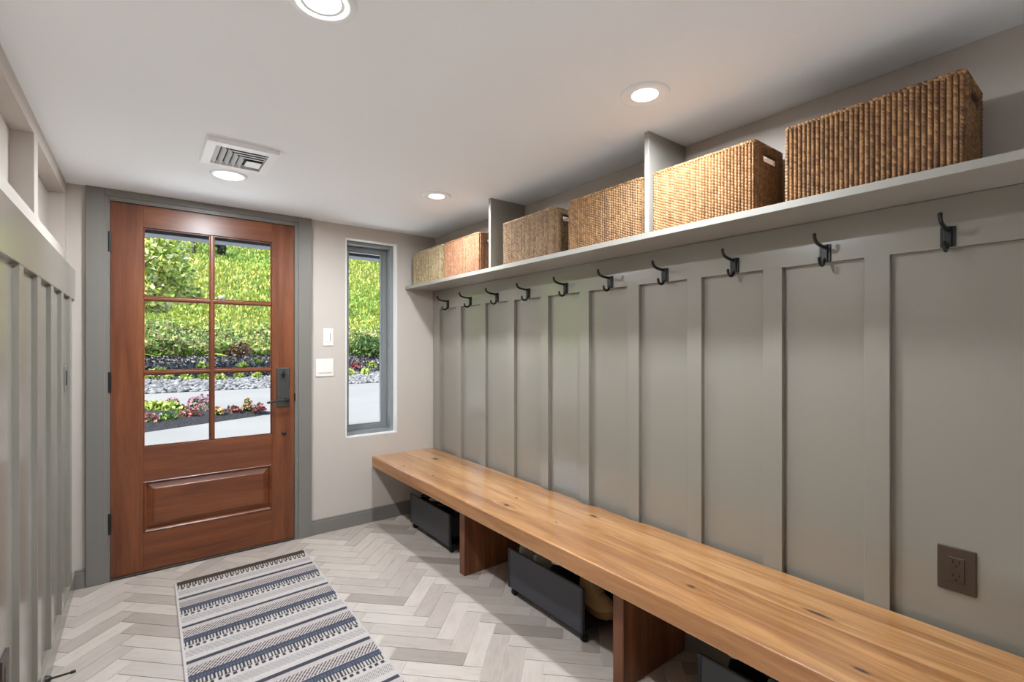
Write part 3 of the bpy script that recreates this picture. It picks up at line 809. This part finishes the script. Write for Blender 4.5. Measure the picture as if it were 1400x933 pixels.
# ------------------------------------------------------------------ ceiling: vent and downlights
vt = thing('ceiling_vent', 'white louvred air register on the ceiling before the door', 'vent', (.333, 2.40, ZC))
vx0, vx1, vy0, vy1 = .199, .466, 2.240, 2.545
bm = B(); fw = .036
zl = ZC-.021
def vframe(bm, x0, x1, y0, y1, w):
    o = [(x0, y0), (x1, y0), (x1, y1), (x0, y1)]; i_ = [(x0+w, y0+w), (x1-w, y0+w), (x1-w, y1-w), (x0+w, y1-w)]
    A = [bm.verts.new((x, y, ZC-.0005)) for x, y in o]; Bv = [bm.verts.new((x+(.003 if x == x0 else -.003), y+(.003 if y == y0 else -.003), zl+.002)) for x, y in o]
    C = [bm.verts.new((x, y, zl)) for x, y in i_]; E = [bm.verts.new((x, y, ZC-.001)) for x, y in i_]
    for R0, R1 in ((A, Bv), (Bv, C), (C, E)):
        for k in range(4): bm.faces.new((R0[k], R0[(k+1) % 4], R1[(k+1) % 4], R1[k]))
    bmesh.ops.recalc_face_normals(bm, faces=bm.faces)
vframe(bm, vx0, vx1, vy0, vy1, fw); obj('frame', bm, M['ventwhite'], vt)
bm = B(); box(bm, vx0+fw-.002, vx1-fw+.002, vy0+fw-.002, vy1-fw+.002, ZC-.003, ZC-.001); obj('throat', bm, M['ventdark'], vt)
ix0, ix1, iy0, iy1 = vx0+fw, vx1-fw, vy0+fw, vy1-fw
def louvre(a, b, along, out, hz=None):
    """one angled blade from a to b (2D), leaning towards out (2D unit)"""
    bm = B(); w = .0135
    (ax, ay), (bx_, by) = a, b; ox, oy = out; zu = ZC-.004 if hz is None else zl+hz
    def P(x, y, z): return bm.verts.new((x, y, z))
    q0 = [P(ax, ay, zu), P(bx_, by, zu), P(bx_+ox*w, by+oy*w, zl+.001), P(ax+ox*w, ay+oy*w, zl+.001)]
    q1 = [P(ax, ay, zu+.0015), P(bx_, by, zu+.0015), P(bx_+ox*w, by+oy*w, zl+.0025), P(ax+ox*w, ay+oy*w, zl+.0025)]
    bm.faces.new(q0); bm.faces.new(q1[::-1])
    for k in range(4): bm.faces.new((q0[k], q0[(k+1) % 4], q1[(k+1) % 4], q1[k]))
    bmesh.ops.recalc_face_normals(bm, faces=bm.faces)
    obj('louvre', bm, M['ventwhite'], vt)
for k in range(5):
    x = ix0+.004+.0245*k; louvre((x, iy0+.006+.0265*k), (x, iy1-.001), 'y', (1.0, 0))
for k in range(4):
    y = iy0+.014+.0275*k; louvre((ix0+.022+.0245*k, y), (ix1-.001, y), 'x', (0, -1.05), .0035)
bm = B(); box(bm, ix0+.128, ix1-.006, iy1-.105, iy1-.030, zl+.003, zl+.006, .0015, 1); obj('damper_plate', bm, M['ventwhite'], vt)

def downlight(x, y, label, power, spread=PI):
    r = thing('downlight', label, 'ceiling light', (x, y, ZC), group='recessed ceiling downlights')
    bm = B()
    prof = [(.0805, -.0002), (.0800, -.004), (.074, -.0068), (.062, -.0066), (.050, -.0045), (.0425, -.0030)]
    seg = 48; rings = [[bm.verts.new((a*math.cos(2*PI*k/seg), a*math.sin(2*PI*k/seg), h)) for k in range(seg)] for a, h in prof]
    for r0, r1 in zip(rings, rings[1:]):
        for k in range(seg): bm.faces.new((r0[k], r0[(k+1) % seg], r1[(k+1) % seg], r1[k]))
    bmesh.ops.recalc_face_normals(bm, faces=bm.faces)
    obj('trim_ring', bm, M['ventwhite'], r, world=False, smooth=True)
    bm = B(); vs = [bm.verts.new((.043*math.cos(2*PI*k/seg), .043*math.sin(2*PI*k/seg), -.0034)) for k in range(seg)]; bm.faces.new(vs[::-1])
    obj('lens', bm, M['lens'], r, world=False)
    ld = bpy.data.lights.new('downlight_lamp', 'AREA'); ld.shape = 'DISK'; ld.size = .082; ld.energy = power; ld.spread = spread; ld.color = LCOL
    lo = bpy.data.objects.new('downlight_lamp', ld); COL.objects.link(lo); lo.parent = r; lo.location = (0, 0, -.0045)
    return r
LCOL = (.89, .95, 1.0); LP = 21.; RP = 11.; SP = 16.  # RP and SP power the added fill lamps
downlight(1.317, 1.003, 'recessed round light in the ceiling near the shelf, nearer the viewer', LP*.72, math.radians(172))
downlight(1.296, 2.388, 'recessed round light in the ceiling between window and shelf', LP*.78, math.radians(172))
downlight(.333, 2.705, 'recessed round light in the ceiling beside the air vent', LP)
downlight(.343, 1.200, 'recessed round light cut by the top edge of the photo', LP)

for i, (x, y, w) in enumerate([(1.3, -1.6, 'left front'), (2.1, -1.6, 'right front'), (1.3, -2.8, 'left rear'), (2.1, -2.8, 'right rear')]):  # unseen rear lamps added to brighten the ceiling by bounce
    downlight(x, y, f'unseen fill light added in the room behind the viewpoint, {w}', RP, math.radians(70))

downlight(.16, -.36, 'unseen fill light added behind the viewpoint, nearer the left panelling', SP, math.radians(62))  # narrow fill lamps added out of view; their floor pools brighten the ceiling
downlight(.56, -.36, 'unseen fill light added behind the viewpoint, nearer the bench', SP, math.radians(62))

# ------------------------------------------------------------------ outdoors
KX = .185; KL = 1.45   # grass, soil and tarmac reflect about a fifth of the sunlight
def lx(r, g, b):
    c = lin(r, g, b); return (c[0]*KX, c[1]*KX, c[2]*KX, 1.0)
GPROF = [(3.52, -.12), (17, -.12), (19.5, .127), (22.5, .79), (30, 2.49), (75, 21.)]
def gz(y):
    for (a, za), (b, zb) in zip(GPROF, GPROF[1:]):
        if y <= b: return za+(zb-za)*(y-a)/(b-a)
    return 21.
def strip(name, ya, yb, n, mat, rough, label, cat, x0=-45, x1=60, nx=90, kind='structure', lift=0.):
    ysn = np.linspace(ya, yb, n); xsn = np.linspace(x0, x1, nx); X, Y = np.meshgrid(xsn, ysn)
    Z = np.array([gz(y) for y in ysn])[:, None]+rough*(rng.random(X.shape)-.5)+lift
    V = np.stack([X, Y, Z], -1).reshape(-1, 3); i = np.arange(n-1)[:, None]*nx; k = np.arange(nx-1)[None]
    F = np.stack([i+k, i+k+1, i+nx+k+1, i+nx+k], -1).reshape(-1, 4)
    return tag(obj(name, npmesh(name, V, F), mat, smooth=True), label, cat, kind=kind)
def asphalt():
    t = NT('pale_driveway'); co = t.coord(); n1 = t.noise(co, .6, 4.); n2 = t.noise(co, 60., 3.)
    w = t.math('ADD', t.math('MULTIPLY', n1, .6), t.math('MULTIPLY', n2, .4))
    return t.bsdf(t.ramp(w, [(.3, lx(170, 167, 162)), (.7, lx(192, 189, 184))]), .85, .2, t.bump(n2, .3, .01))
M['asphalt'] = asphalt()
def mulch():
    t = NT('dark_mulch'); co = t.coord(); n1 = t.noise(co, 9., 5.); n2 = t.noise(co, 38., 4.)
    return t.bsdf(t.ramp(n2, [(.35, lx(40, 38, 40)), (.6, lx(72, 68, 70)), (.75, lx(112, 106, 104))]), .9, .2, t.bump(t.math('ADD', n1, n2), .9, .08))
M['mulch'] = mulch()
def meadow():
    t = NT('meadow'); co = t.coord(); n1 = t.noise(co, .22, 4., .6); n2 = t.noise(co, 2.2, 4., .65)
    w = t.math('ADD', t.math('MULTIPLY', n1, .5), t.math('MULTIPLY', n2, .5))
    return t.bsdf(t.ramp(w, [(.33, lx(146, 192, 80)), (.5, lx(184, 214, 90)), (.66, lx(220, 230, 110))]), .9, .1, t.bump(n2, .8, .15))
M['meadow'] = meadow()
bm = B(); box(bm, -3.5, 5.5, Y2+.001, 7.5, -.30, -.105, .01, 2)  # unseen pale slab added to bounce sunlight through the door glass
tag(obj('bounce_apron', bm, plain('white_bounce_slab', lin(232, 228, 220), .85, .2, .2, 60, .04)), 'pale apron added outside the door to bounce sunlight indoors', 'bounce slab', kind='structure')
strip('driveway', 3.50, 17.02, 30, M['asphalt'], .0, 'pale sunlit driveway outside the door', 'driveway')
strip('gravel_bed', 16.9, 19.6, 12, M['mulch'], .04, 'stony verge at the far side of the driveway', 'verge', lift=-.03)
strip('mulch_bank', 19.3, 22.7, 26, M['mulch'], .10, 'dark mulch bank at the foot of the grassy hill', 'mulch bank', nx=300)
strip('hillside', 22.3, 75, 60, M['meadow'], .5, 'steep sunlit grassy hillside beyond the driveway', 'hillside', lift=.0)

def rocks(n):
    base = bmesh.new(); bmesh.ops.create_icosphere(base, subdivisions=1, radius=1.); bv = np.array([v.co[:] for v in base.verts]); bf = np.array([[v.index for v in f.verts] for f in base.faces]); base.free()
    Vs, Fs = [], []; C = []
    for i in range(n):
        x = rng.uniform(-12, 14); y = 17+2.3*rng.random()**.9; s = rng.uniform(.035, .085)
        v = bv*(1+.35*(rng.random((len(bv), 1))-.5))*s*np.array([rng.uniform(.8, 1.6), rng.uniform(.8, 1.3), rng.uniform(.5, .9)])
        Fs.append(bf+len(bv)*i); Vs.append(v+np.array([x, y, gz(y)+s*.2])); g_ = rng.uniform(.18, .52)*KX; C.append(np.tile([[g_, g_*.98, g_*.99]], (len(bv), 1)))
    return npmesh('gravel', np.concatenate(Vs), np.concatenate(Fs), {'tone': ('POINT', np.concatenate(C))})
tag(obj('gravel', rocks(8500), attr_mat('pale_stone', 'tone', .85, .2)), 'pale crushed stone lining the far edge of the driveway', 'gravel', kind='stuff')

def leaf_mat(name, attr='tint', trans=.35):
    t = NT(name); a = t.n('Attribute', attribute_name=attr).outputs['Color']
    d = t.n('BsdfPrincipled', {'Base Color': a, 'Roughness': .55, 'Specular IOR Level': .3}); tr = t.n('BsdfTranslucent', {0: a})
    mx = t.n('MixShader', {0: trans, 1: d.outputs[0], 2: tr.outputs[0]}); t.link(mx.outputs[0], t.out.inputs[0]); return t.m
M['leaf'] = leaf_mat('leaf'); M['treeleaf'] = leaf_mat('tree_leaf', 'tint', .6)
def leaves(name, C, size, colors, aspect=.5, upbias=0., gain=1.):
    """cloud of bent leaf blades at points C"""
    C = np.asarray(C); n = len(C)
    d = rng.normal(size=(n, 3)); d[:, 2] += upbias; d /= np.linalg.norm(d, axis=1, keepdims=True)
    r = rng.normal(size=(n, 3)); w = np.cross(d, r); w /= np.linalg.norm(w, axis=1, keepdims=True)
    nn = np.cross(w, d); s = (size*rng.uniform(.6, 1.3, n))[:, None]
    base = C-d*s*.5; tip = C+d*s*.5-nn*s*.12; mid = C+nn*s*.1
    V = np.stack([base, mid+w*s*aspect*.5, tip, mid-w*s*aspect*.5], 1).reshape(-1, 3)
    F = np.arange(n*4).reshape(-1, 4)
    cols_ = np.array([lx(*c)[:3] for c in colors]); pick = gain*KL*cols_[rng.integers(0, len(cols_), n)]*rng.uniform(.75, 1.25, (n, 1))
    return npmesh(name, V, F, {'tint': ('POINT', np.repeat(pick, 4, 0))})
def chips(n):
    x = rng.uniform(-13, 15, n); y = 19.2+rng.random(n)*3.6; z = np.array([gz(v) for v in y])+rng.random(n)*.08
    return leaves('mulch_chips', np.stack([x, y, z], 1), .13, [(52, 49, 50), (86, 82, 82), (120, 116, 114), (66, 56, 50), (150, 146, 142)], .45, 0.)
tag(obj('mulch_chips', chips(25000), leaf_mat('bark_chip', 'tint', 0.)), 'grey and black bark chips covering the bank', 'mulch', kind='stuff')
def tufts():
    n = 190000; y = 22.6+rng.random(n)**1.5*38; x = rng.uniform(-.62, .66, n)*y; x += rng.uniform(-1, 1, n)
    z = np.array([gz(v) for v in y]); C = np.stack([x, y, z+.12], 1)
    pal = np.array([lx(*c)[:3] for c in ((150, 192, 78), (196, 216, 84), (224, 222, 90), (176, 206, 96), (230, 232, 130))])
    k = (np.sin(x*.35+y*.2)+np.sin(y*.55-x*.13))*.7+2+rng.normal(size=n)*1.1; pk = KL*pal[np.clip(k, 0, 4).astype(int)]*rng.uniform(.8, 1.2, (n, 1))
    h = rng.uniform(.10, .30, n)*np.where(y < 26, 1.0, 1.25); w = h*.45; a = rng.uniform(0, PI, n); dx, dy = np.cos(a)*w, np.sin(a)*w; l = rng.normal(size=(n, 2))*.12
    V = np.stack([np.stack([x-dx, y-dy, z-.05], 1), np.stack([x+dx, y+dy, z-.05], 1), np.stack([x+l[:, 0]+dx*.2, y+l[:, 1], z+h], 1), np.stack([x+l[:, 0]-dx*.2, y+l[:, 1], z+h*.9], 1)], 1).reshape(-1, 3)
    return npmesh('meadow_grass', V, np.arange(n*4).reshape(-1, 4), {'tint': ('POINT', np.repeat(pk, 4, 0))})
tag(obj('meadow_grass', tufts(), M['leaf']), 'long yellow green grass growing over the hillside', 'grass', kind='stuff')
def under():
    n = 44000; x = rng.uniform(-14, 16, n); y = 22.4+rng.random(n)**1.3*4.2; bump_ = .55*(.5+.5*np.sin(x*2.1)*np.sin(x*.9+1))
    z = np.array([gz(v) for v in y])+rng.random(n)*(.25+bump_)
    return leaves('undergrowth', np.stack([x, y, z], 1), .17, [(142, 184, 76), (194, 216, 104), (96, 132, 58), (220, 228, 140), (184, 164, 124)], .55, .3)
tag(obj('undergrowth', under(), M['leaf']), 'low leafy undergrowth along the top of the mulch bank', 'undergrowth', kind='stuff')

M['bark'] = plain('bark', lx(92, 74, 60), .9, .2, .6, 30, .3)
def tree(x, y, crown, trunk_h, n, size, colors, label, name='leafy_tree'):
    z = gz(y); r = thing(name, label, 'tree', (x, y, z))
    bm = B(); tube(bm, smooth_path([(x, y, z-.1), (x+.05, y, z+trunk_h*.5), (x-.05, y, z+trunk_h), (x+.1, y, z+trunk_h*1.6)], 4), [.16, .15, .14, .13, .12, .12, .11, .11, .10, .09, .08, .07, .05], 10)
    for a in range(6):
        an = a*1.1; tube(bm, [(x, y, z+trunk_h*(.8+.1*a)), (x+math.cos(an)*1.0, y+math.sin(an)*1.0, z+trunk_h*(1.2+.12*a)), (x+math.cos(an)*1.7, y+math.sin(an)*1.7, z+trunk_h*(1.4+.12*a))], [.06, .04, .015], 7)
    obj('trunk', bm, M['bark'], r, smooth=True)
    P = []
    while len(P) < n:
        ci = crown[rng.integers(0, len(crown))]; v = rng.normal(size=3); v /= np.linalg.norm(v); rr = rng.random()**.35
        P.append([ci[0]+v[0]*ci[3]*rr, ci[1]+v[1]*ci[3]*rr, ci[2]+v[2]*ci[4]*rr])
    obj('crown', leaves('crown', P, size, colors, .6, 0., 1.7 if n > 2000 else .8), M['treeleaf'], r)
    return r
cr = [(-.8, 19.6, 4.0, 1.5, 1.4), (.2, 19.4, 4.1, 1.0, .8), (.75, 19.3, 3.6, .7, .55), (.5, 19.6, 4.7, 1.0, .6), (0, 19.3, 3.1, .8, .6), (-.5, 19.4, 2.7, .9, .55), (1.25, 19.4, 2.95, .40, .25), (.35, 19.1, 2.55, .40, .25), (-.6, 19.6, 5.4, 1.4, .9), (-1.8, 19.6, 3.6, 1.2, 1.0)]
tree(-.9, 19.6, cr, 1.9, 5200, .20, [(228, 240, 118), (244, 246, 146), (200, 226, 102), (252, 252, 196), (150, 186, 84)], 'bright yellow green tree beyond the driveway, seen through the upper door panes')
dk = [(2.9, 43.5, 9.9, 1.3, .45), (3.9, 43.5, 9.7, .7, .5), (4.5, 43.4, 9.3, .35, .5), (4.85, 43.4, 8.7, .3, .45)]
tree(3.0, 43.6, dk, 1.2, 420, .30, [(96, 96, 74), (130, 122, 104), (84, 92, 66), (150, 142, 130)], 'dark bare-looking tree high on the hillside behind the yellow green tree', 'dark_tree')

# hostas and small shrubs on the bank
def clump(name, x, y, z, rad, h, n, size, colors, label, cat='plant', group=None, fl=None, asp=.55, up=.6):
    r = thing(name, label, cat, (x, y, z), 0, group)
    v = rng.normal(size=(n, 3)); v /= np.linalg.norm(v, axis=1, keepdims=True); v[:, 2] = np.abs(v[:, 2]); k = rng.random((n, 1))**.4
    P = v*k*np.array([rad, rad, h])+np.array([0, 0, .02])
    obj('foliage', leaves('foliage', P, size, colors, asp, up), M['leaf'], r, world=False)
    if fl:
        m, fs, fc = fl
        v = rng.normal(size=(m, 3)); v /= np.linalg.norm(v, axis=1, keepdims=True); v[:, 2] = np.abs(v[:, 2])*.8+.25
        P = v*np.array([rad, rad, h*1.05])
        obj('blossoms', leaves('blossoms', P, fs, fc, .9, .2), M['leaf'], r, world=False)
    return r
LIME = [(196, 220, 90), (216, 232, 120), (164, 196, 76)]
hl = [(.22, 19.57), (.66, 19.35), (1.15, 19.2), (1.62, 19.08), (2.09, 18.94), (2.68, 19.1), (3.2, 18.95)]
pos = ['farthest left', 'second from left', 'third from left', 'fourth from left', 'fifth from left', 'sixth from left', 'rightmost']
for (x, y), w in zip(hl, pos):
    clump('hosta', x, y, gz(y), .19, .22, 60, .17, LIME, f'lime hosta in the lower row on the mulch bank, {w} through the door', group='hostas along the gravel')
for (x, y), w in zip([(.43, 20.34), (1.74, 20.87), (2.98, 20.73), (3.59, 21.23)], ['farthest left and widest', 'just left of the centre muntin', 'right of the centre muntin', 'smallest, at the right pane edge']):
    clump('hosta', x, y, gz(y), .26 if 'widest' in w else .2, .2, 70, .17, LIME, f'lime hosta higher on the mulch bank, {w}', group='hostas along the gravel')
clump('red_shrub', 3.11, 22.6, gz(22.6), .55, .55, 420, .15, [(120, 66, 56), (146, 92, 76), (92, 58, 48)], 'reddish brown shrub at the top of the mulch bank', 'shrub')
clump('green_shrub', 8.5, 22.4, gz(22.4), .95, .95, 1500, .15, [(86, 126, 50), (130, 164, 72), (64, 96, 44)], 'rounded green shrub seen through the narrow window', 'shrub')
clump('red_plant', 7.04, 20.05, gz(20.05), .30, .24, 100, .14, [(160, 56, 66), (190, 84, 92), (96, 60, 50)], 'small red plant on the mulch seen through the narrow window', 'plant')
for (x, y, w) in ((7.83, 20.2, 'upper right, on the mulch'), (6.41, 18.9, 'lower left, by the gravel'), (7.07, 18.9, 'lower right, by the gravel')):
    clump('hosta', x, y, gz(y), .24, .24, 70, .18, LIME, f'lime hosta seen through the narrow window, {w}', group='hostas along the gravel')
# flower island in the driveway
poly = [(-2.5, 8.7), (.01, 9.54), (.98, 10.04), (1.7, 10.38), (2.2, 10.72), (2.12, 10.95), (1.5, 11.35), (.9, 12.1), (.3, 12.7), (-.6, 13.1), (-2.5, 13.3)]
bm = B(); ctr = bm.verts.new((0, 11., .02)); rim_ = [bm.verts.new((x, y, -.118)) for x, y in poly]; md = [bm.verts.new((x*.75, 11.+(y-11.)*.75, -.02)) for x, y in poly]
for k in range(len(poly)):
    k2 = (k+1) % len(poly); bm.faces.new((rim_[k], rim_[k2], md[k2], md[k])); bm.faces.new((md[k], md[k2], ctr))
bmesh.ops.recalc_face_normals(bm, faces=bm.faces)
tag(obj('mulch_island', bm, M['mulch'], smooth=True), 'dark mulch bed with flowers in the middle of the driveway', 'flower bed', kind='structure')
GR = [(96, 130, 66), (70, 104, 52), (130, 160, 84)]
PK, RD, YL, BR = [(234, 150, 174), (242, 178, 196), (212, 118, 146)], [(206, 96, 106), (226, 136, 138), (170, 76, 80)], [(240, 190, 96), (248, 214, 140), (226, 150, 70)], [(140, 98, 76), (170, 124, 98), (110, 82, 62)]
fz = -.05
for (x, y, w) in ((.09, 11.86, 'leftmost'), (.24, 11.63, 'middle one'), (.40, 11.52, 'rightmost, next to the pink flowers')):
    clump('lime_plant', x, y, fz, .20, .20, 120, .12, LIME, f'lime leafy plant at the left of the flower bed, {w}', group='lime plants in the flower bed')
for (x, y, rd, h, c, lb) in ((.48, 12.1, .13, .22, PK, 'pink flower clump beside the lime plants'), (.81, 11.45, .14, .25, PK, 'pink hydrangea-like clump at the left of the pink group'), (.99, 11.7, .16, .28, PK, 'rosy flower clump at the back of the pink group'), (.98, 11.0, .16, .22, PK, 'largest pink flower clump, close to the centre muntin'),
        (.72, 10.42, .13, .16, RD, 'red flower clump in front of the pink group'), (.60, 10.40, .09, .13, RD, 'small red flower clump beside the larger red one'), (.09, 10.05, .11, .16, RD, 'pinkish red flower clump at the left edge of the bed'),
        (1.10, 10.45, .10, .15, YL, 'small yellow flower clump beside the centre muntin'), (1.64, 10.70, .09, .24, YL, 'tall yellow flower clump at the right of the bed')):
    clump('flower_clump', x, y, fz-.01, rd, h, 60, .075, GR, lb, 'flowers', 'flower clumps in the driveway bed', (60, .055, c))
for (x, y, lb) in ((.56, 11.6, 'bronze leaved plant between the lime plants and pink flowers'), (1.38, 10.62, 'bronze leaved plant right of the centre muntin'), (1.80, 10.58, 'bronze leaved plant at the right tip of the bed')):
    clump('bronze_plant', x, y, fz-.01, .14, .15, 110, .08, BR+RD[:1], lb, 'plant', 'bronze plants in the driveway bed')
for (x, y, lb) in ((.57, 10.72, 'green leafy plant in front of the pink flowers'), (.34, 10.2, 'low green plant at the front left of the bed')):
    clump('green_plant', x, y, fz-.01, .14, .16, 80, .10, GR+LIME[:1], lb, 'plant', 'green plants in the driveway bed')
bm = B(); bmesh.ops.create_icosphere(bm, subdivisions=3, radius=.2)
for v in bm.verts: v.co = Vector((v.co.x*1.3, v.co.y, v.co.z*.9))*(1+.12*math.sin(v.co.x*23)*math.cos(v.co.y*19+v.co.z*13))
bk = obj('boulder', bm, plain('pale_rock', lx(214, 204, 190), .9, .2, .4, 20, .1), smooth=True); bk.location = (3.72, 33.3, gz(33.3)+.16); tag(bk, 'pale boulder lying in the hillside grass', 'boulder')

# roof over the entry
bm = B(); box(bm, -4, 5.5, Y2-.001, 4.40, 2.10, 2.30); box(bm, -4, 5.5, 4.30, 4.46, 2.052, 2.36, .004, 1)
tag(obj('roof_eave', bm, plain('eave_paint', lx(164, 176, 190), .6, .3)), 'grey blue eave over the entry seen at the top of the panes', 'eave', kind='structure')
bm = B(); box(bm, -2.4, 3.8, -5, Y2, ZC+.12, ZC+.4); box(bm, XL-4, XL-.2, Y2-.15, Y2, -.12, 2.6); box(bm, XR+.3, XR+4, Y2-.15, Y2, -.12, 2.6)
tag(obj('roof_slab', bm, M['ventdark']), 'house roof and outer wall around the entry room', 'roof', kind='structure')

# ------------------------------------------------------------------ daylight
sun = bpy.data.lights.new('sun', 'SUN'); sun.energy = 28.5; sun.angle = .009; sun.color = (1, .96, .9)
so = bpy.data.objects.new('sun', sun); COL.objects.link(so)
dirv = Vector((.84, .22, -.95)); so.rotation_euler = dirv.to_track_quat('-Z', 'Y').to_euler(); so.location = (0, -6, 12)
W = bpy.data.worlds.new('sky'); S.world = W; W.use_nodes = True; nt = W.node_tree; nt.nodes.clear()
sk = nt.nodes.new('ShaderNodeTexSky'); sk.sky_type = 'NISHITA'; sk.sun_disc = False; sk.sun_elevation = math.radians(50); sk.sun_rotation = math.radians(200)
bg = nt.nodes.new('ShaderNodeBackground'); bg.inputs[1].default_value = 1.1; wo = nt.nodes.new('ShaderNodeOutputWorld')
nt.links.new(sk.outputs[0], bg.inputs[0]); nt.links.new(bg.outputs[0], wo.inputs[0])

# ------------------------------------------------------------------ camera
cd = bpy.data.cameras.new('camera'); cd.sensor_width = 36; cd.lens = 661.3/1400*36; cd.shift_y = 5.5/1400; cd.clip_start = .02; cd.clip_end = 300
co = bpy.data.objects.new('camera', cd); COL.objects.link(co); co.location = (0, 0, 1.256)
co.rotation_euler = (PI/2, 0, -math.radians(37.35)); S.camera = co

S.view_settings.view_transform = 'Standard'; S.view_settings.look = 'None'; S.view_settings.gamma = 1.0; S.view_settings.use_curve_mapping = False
S.view_settings.exposure = 0.0
S.cycles.use_denoising = True
S.cycles.max_bounces = 10; S.cycles.diffuse_bounces = 6; S.cycles.glossy_bounces = 4; S.cycles.transparent_max_bounces = 16
S.cycles.sample_clamp_indirect = 6.
